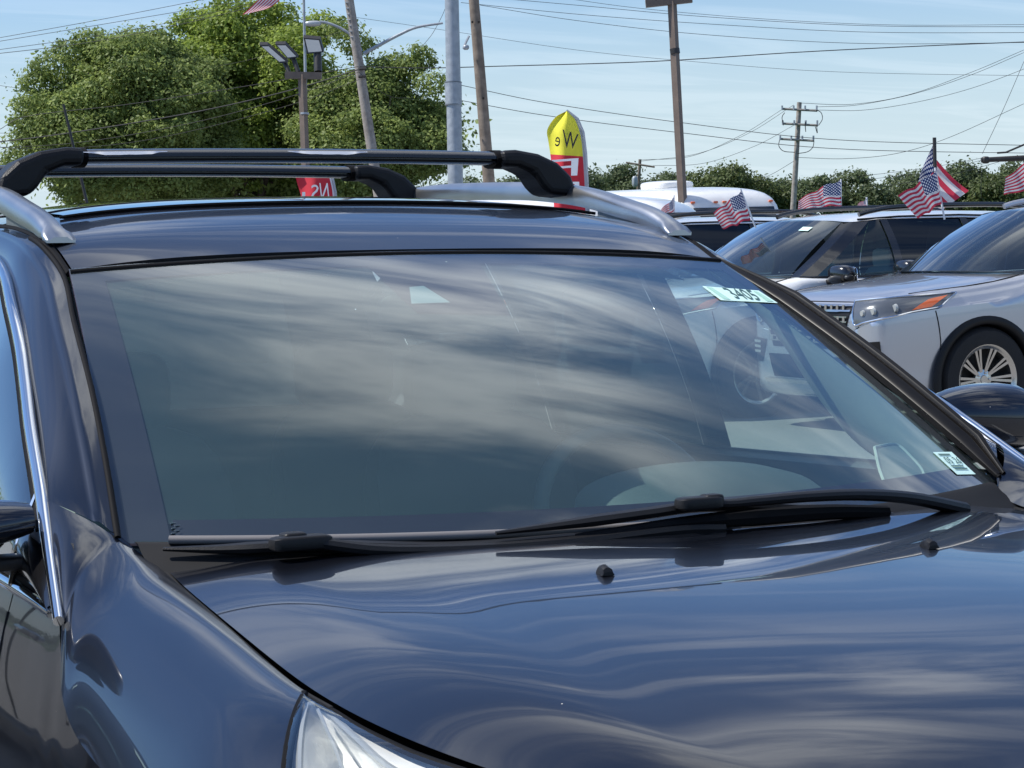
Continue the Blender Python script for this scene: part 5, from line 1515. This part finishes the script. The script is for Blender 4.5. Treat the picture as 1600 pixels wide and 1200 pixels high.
# ------------------------------------------------------------------ white coach and van behind the row
def coach(label, D, px0, px1, ztop, length, th, cat, lamps=True):
    c = atW(px0, 320, D); c[2] = 0
    root = empty(cat.replace(' ', '_'), tuple(c)); tag(root, label, cat)
    w = (px1-px0)/F_PX*D/2
    nose = -VF*math.cos(th)-VR*math.sin(th); rz_ = math.atan2(nose[0], -nose[1]); root.rotation_euler = (0, 0, rz_)
    hw = 1.2; P = []
    for (y, z0, z1, ww) in ((-.02, .5, ztop*.60, .86), (.10, .45, ztop*.80, .95), (.35, .40, ztop*.93, 1.0), (.9, .4, ztop*.985, 1.0), (2.0, .4, ztop, 1.0), (length-.3, .4, ztop*.995, 1.0), (length, .5, ztop*.93, .97)):
        P.append([(hw*ww*a, y-.9, z0+(z1-z0)*b2) for a, b2 in ((-.92, 0), (-1, .06), (-1, .5), (-.985, .80), (-.95, .92), (-.82, .975), (-.5, .995), (0, 1), (.5, .995), (.82, .975), (.95, .92), (.985, .80), (1, .5), (1, .06), (.92, 0))])
    Q = np.array([catmull(r_, 40) for r_ in P]); Q = np.array([catmull(Q[:, j], 40) for j in range(40)]).transpose(1, 0, 2)
    v = Q.reshape(-1, 3); f = gfaces(40, 40, 0, False)+[tuple(range(40)), tuple(range(39*40, 40*40))]
    b_ = mk('body', v, f, vinylw, root, True, None, 50); bv = bvh_of(v, f)
    def pt(a, z, d, off=.02):
        h = bv.ray_cast(Vector((a, -4, z)) if d == 'f' else Vector((d*4, a, z)), Vector((0, 1, 0)) if d == 'f' else Vector((-d, 0, 0)))
        return np.array(h[0][:])+(np.array([0, -off, 0]) if d == 'f' else np.array([d*off, 0, 0]))
    g_ = [[pt(a, z, 'f') for a in np.linspace(-.98, .98, 12)] for z in np.linspace(ztop*.82, ztop*.46, 6)]
    grid('windshield', g_, blackglass, root)
    for s in (-1, 1):
        y0 = .1
        while y0+1.0 < length-1.2:
            g_ = [[pt(y, z, s) for y in (y0, y0+.85)] for z in (ztop*.80, ztop*.52)]; grid('window', g_, blackglass, root, flip=s < 0); y0 += 1.0
    if lamps:
        for a in (-.95, -.42, -.21, 0, .95):
            q = pt(a, ztop*.865, 'f', .03); m2 = MB(); m2.rbox(q, (.05, .03, .022), e=3); m2.build('clearance_lamp', amber, root, True)
    for s in (-1, 1):
        for y in (.1, length-2.4):
            wheel(s*1.02, y, .42, s, R=.42, RR=.25, W=.13, parent=root)
    if lamps:
        m2 = MB(); m2.rbox((.0, 1.6, ztop+.06), (.45, .5, .10), e=4); m2.build('roof_unit', vinylw, root, True)
    return root


coach('white coach with a row of amber marker lamps behind the brown lamp post', 46, 1112, 1130, 2.42, 8.0, math.radians(-30), 'coach')
coach('low white van roof showing between banner and coach', 34, 1000, 985, 2.12, 4.6, math.radians(-75), 'van', False)
coach('white van seen through the gap under the near roof rail', 38, 868, 870, 2.10, 5.0, math.radians(-80), 'van', False)

# ------------------------------------------------------------------ trees
def crown_mesh(blobs, n_leaf, size, mat, name, parent, origin, droop=.2, shell=.55, spray=.34):
    """leaf clumps scattered through a set of overlapping lobes; every leaf is a small bent quad"""
    bl = np.array(blobs); vol = bl[:, 3]*bl[:, 4]*bl[:, 5]; pr = vol**.72; pr /= pr.sum()
    k = rng.choice(len(bl), n_leaf, p=pr); d = rng.normal(size=(n_leaf, 3)); d /= np.linalg.norm(d, axis=1)[:, None]
    r = (shell+(1-shell)*rng.random(n_leaf))**.6; r *= 1+.10*rng.normal(size=n_leaf); r = np.where(rng.random(n_leaf) < spray, r*(1.05+.75*rng.random(n_leaf)**1.6), r)
    c = bl[k, :3]+d*r[:, None]*bl[k, 3:6]
    nrm = d*.7+rng.normal(size=(n_leaf, 3))*.55+np.array([0, 0, .45]); nrm /= np.linalg.norm(nrm, axis=1)[:, None]
    a = np.cross(nrm, rng.normal(size=(n_leaf, 3))); a /= np.linalg.norm(a, axis=1)[:, None]; b_ = np.cross(nrm, a)
    s = size*(.55+.8*rng.random(n_leaf))[:, None]
    V = np.stack([c-a*s, c-b_*s*.55+nrm*s*.15, c+a*s, c+b_*s*.55-nrm*s*.1], 1).reshape(-1, 3)-np.array(origin)
    me = bpy.data.meshes.new(name); me.vertices.add(len(V)); me.vertices.foreach_set('co', V.astype(np.float32).ravel())
    me.loops.add(n_leaf*4); me.loops.foreach_set('vertex_index', np.arange(n_leaf*4, dtype=np.int32)); me.polygons.add(n_leaf)
    me.polygons.foreach_set('loop_start', np.arange(0, n_leaf*4, 4, dtype=np.int32)); me.materials.append(mat); me.update(calc_edges=True)
    o = bpy.data.objects.new(name, me); COL.objects.link(o); o.parent = parent; return o


def lobes(cx, cy, cz, rx, ry, rz, n, rs, zmin=-.9):
    L_ = []
    for i in range(n):
        d = rng.normal(size=3); d /= np.linalg.norm(d)
        if d[2] < zmin: d[2] = abs(d[2])
        k = rng.random()**.30*(.88+.22*rng.random()); q = rs*(.45+1.2*rng.random()**1.5)
        L_.append((cx+d[0]*rx*k, cy+d[1]*ry*k, cz+d[2]*rz*k, q*1.15, q*1.15, q*.72))
    return L_


def tree(label, D, cpx, cpy, wpx, hpx, n_l, rs, n_leaf, size, mat, depth=.8, group=None, base_h=.25, extra=()):
    c = atW(cpx, cpy, D); k = D/F_PX; rx, rz_ = wpx/2*k, hpx/2*k
    g0 = np.array([c[0], c[1], 0.0]); root = empty('tree', tuple(g0)); tag(root, label, 'tree', group)
    L_ = lobes(c[0], c[1], c[2], rx, rx*depth, rz_, n_l, rs)
    for (ex, ey, q) in extra:
        e_ = atW(ex, ey, D+rng.normal()*.5); L_.append((e_[0], e_[1], e_[2], q, q, q*.6))
    crown_mesh(L_, n_leaf, size, mat, 'crown', root, g0)
    top = c-g0
    H = c[2]
    tk = MB(); p0 = np.array([0, 0, -.1]); p1 = np.array([.1, 0, max(.8, H*.45)])
    tk.tube(catmull([p0, (p0+p1)/2+np.array([.06, .03, 0]), p1, p1+np.array([0, 0, rz_*.6])], 12), np.linspace(max(.12, H*.035), max(.05, H*.012), 12), 10)
    for i in range(9):
        a = rng.random()*6.28; e_ = np.array([math.cos(a)*rx*.7, math.sin(a)*rx*.6, H+rz_*(rng.random()*1.1-.4)]); st_ = p1*(.7+.4*rng.random())
        tk.tube(catmull([st_, st_*.4+e_*.6+np.array([0, 0, .2]), e_], 8), np.linspace(max(.05, H*.015), .015, 8), 6)
    tk.build('trunk', bark, root, True)
    return root


lf1 = leaf_mat('leaf_dark_green', (0.11, 0.16, 0.04), (0.37, 0.45, 0.14), .5, scale=.7)
lf2 = leaf_mat('leaf_yellow_green', (0.13, 0.19, 0.03), (0.42, 0.52, 0.11), .5, scale=.5)
lf3 = leaf_mat('leaf_far_green', (0.06, 0.085, 0.035), (0.16, 0.205, 0.09), scale=.35)
lf4 = leaf_mat('leaf_far_olive', (0.06, 0.085, 0.025), (0.16, 0.20, 0.07), scale=.35)
k60 = 62/F_PX
tree('big dense tree with ragged left side filling the upper left of the view', 62, 222, 205, 300, 275, 300, .38, 185000, .056, lf1, extra=[(60, 130, .55), (45, 165, .5), (80, 105, .6), (55, 210, .6), (110, 80, .55), (140, 62, .5), (90, 190, .8), (40, 250, .7), (35, 190, .35), (30, 215, .3), (150, 75, .5)])
tree('tall yellow green tree crown behind the lamp heads', 66, 385, 165, 320, 275, 260, .43, 150000, .062, lf2, extra=[(355, 8, .5), (350, 25, .5), (310, 32, .6), (290, 40, .5), (440, 20, .5), (500, 35, .5)])
tree('dark green tree between the grey wooden pole and the steel pole', 64, 585, 230, 235, 215, 220, .38, 125000, .057, lf1, extra=[(655, 80, .35), (662, 95, .4), (640, 105, .5), (675, 130, .5), (600, 110, .6), (690, 175, .5), (560, 70, .5), (535, 45, .5), (620, 100, .5), (515, 45, .4)])
tree('low dark tree filling in under the crowns behind the crossbars', 70, 370, 235, 560, 220, 150, 1.0, 60000, .10, lf1)
FT = [(905, 300, 60, 60, 165, lf3), (965, 300, 130, 76, 170, lf3), (1040, 305, 70, 50, 172, lf3), (1125, 300, 120, 76, 165, lf4), (1190, 312, 80, 52, 168, lf4), (1215, 315, 60, 50, 175, lf3), (1300, 303, 150, 76, 170, lf3), (1365, 318, 70, 46, 168, lf3), (1430, 305, 90, 64, 172, lf3), (1510, 298, 80, 70, 170, lf3), (1545, 305, 90, 60, 166, lf4), (1600, 296, 120, 74, 170, lf3), (1690, 300, 130, 80, 172, lf3), (790, 305, 110, 34, 168, lf3), (720, 305, 120, 40, 172, lf3), (-40, 320, 120, 80, 170, lf3)]
FTL = ['right behind the banner', 'just right of the banner, left of the brown lamp post', 'low, left of the brown lamp post', 'olive green with rounded top right of the brown lamp post', 'low olive green left of the distant utility pole', 'behind the distant utility pole', 'dark and broad, right of the distant utility pole', 'low, between two flags', 'left of the large draped flag', 'right of the large draped flag', 'lighter green under the mast arm', 'at the right edge', 'beyond the right edge', 'under the near roof rail by the wooden pole', 'behind the steel pole', 'beyond the left edge']
for (cx, cy, w, h, D, m_), lb in zip(FT, FTL):
    tree('distant tree '+lb, D, cx, cy, w, h, 34, .70, 9000, .13, m_, group='distant trees along the horizon')
# woodland all round the lot, what the paint mirrors
def ring_wood():
    bl = []
    for a in np.linspace(0, 2*math.pi, 150, endpoint=False):
        az = (a-math.atan2(VF[0], VF[1])+math.pi) % (2*math.pi)-math.pi
        R_ = 200+20*rng.random(); h = 1.5+.9*rng.random()
        bl += [(R_*math.sin(a), R_*math.cos(a), h*.6, 5.5, 5.5, h*.8), ((R_+6)*math.sin(a+.02), (R_+6)*math.cos(a+.02), h*.9, 4.0, 4.0, h*.7)]
    return bl


def side_wood():
    # taller trees left of the view, beyond the neighbouring bays
    bl = []
    for a in np.radians(np.r_[np.linspace(-100, -4, 34)]):
        R_ = 62+10*rng.random(); h = 5.5+3.0*rng.random()
        bl += [(R_*math.sin(a), R_*math.cos(a), h*.55, 3.2, 3.2, h*.5), (R_*math.sin(a+.02), R_*math.cos(a+.02), h*.85, 2.2, 2.2, h*.35)]
    return bl


wd = crown_mesh(ring_wood(), 60000, .50, lf3, 'woodland', None, (0, 0, 0)); tag(wd, 'low belt of woodland round the far side of the lot', 'woodland', kind='stuff')
wd2 = crown_mesh(side_wood(), 90000, .17, lf1, 'woodland_edge', None, (0, 0, 0)); tag(wd2, 'dense edge of tall trees left of the lot, outside the view', 'woodland', kind='stuff')
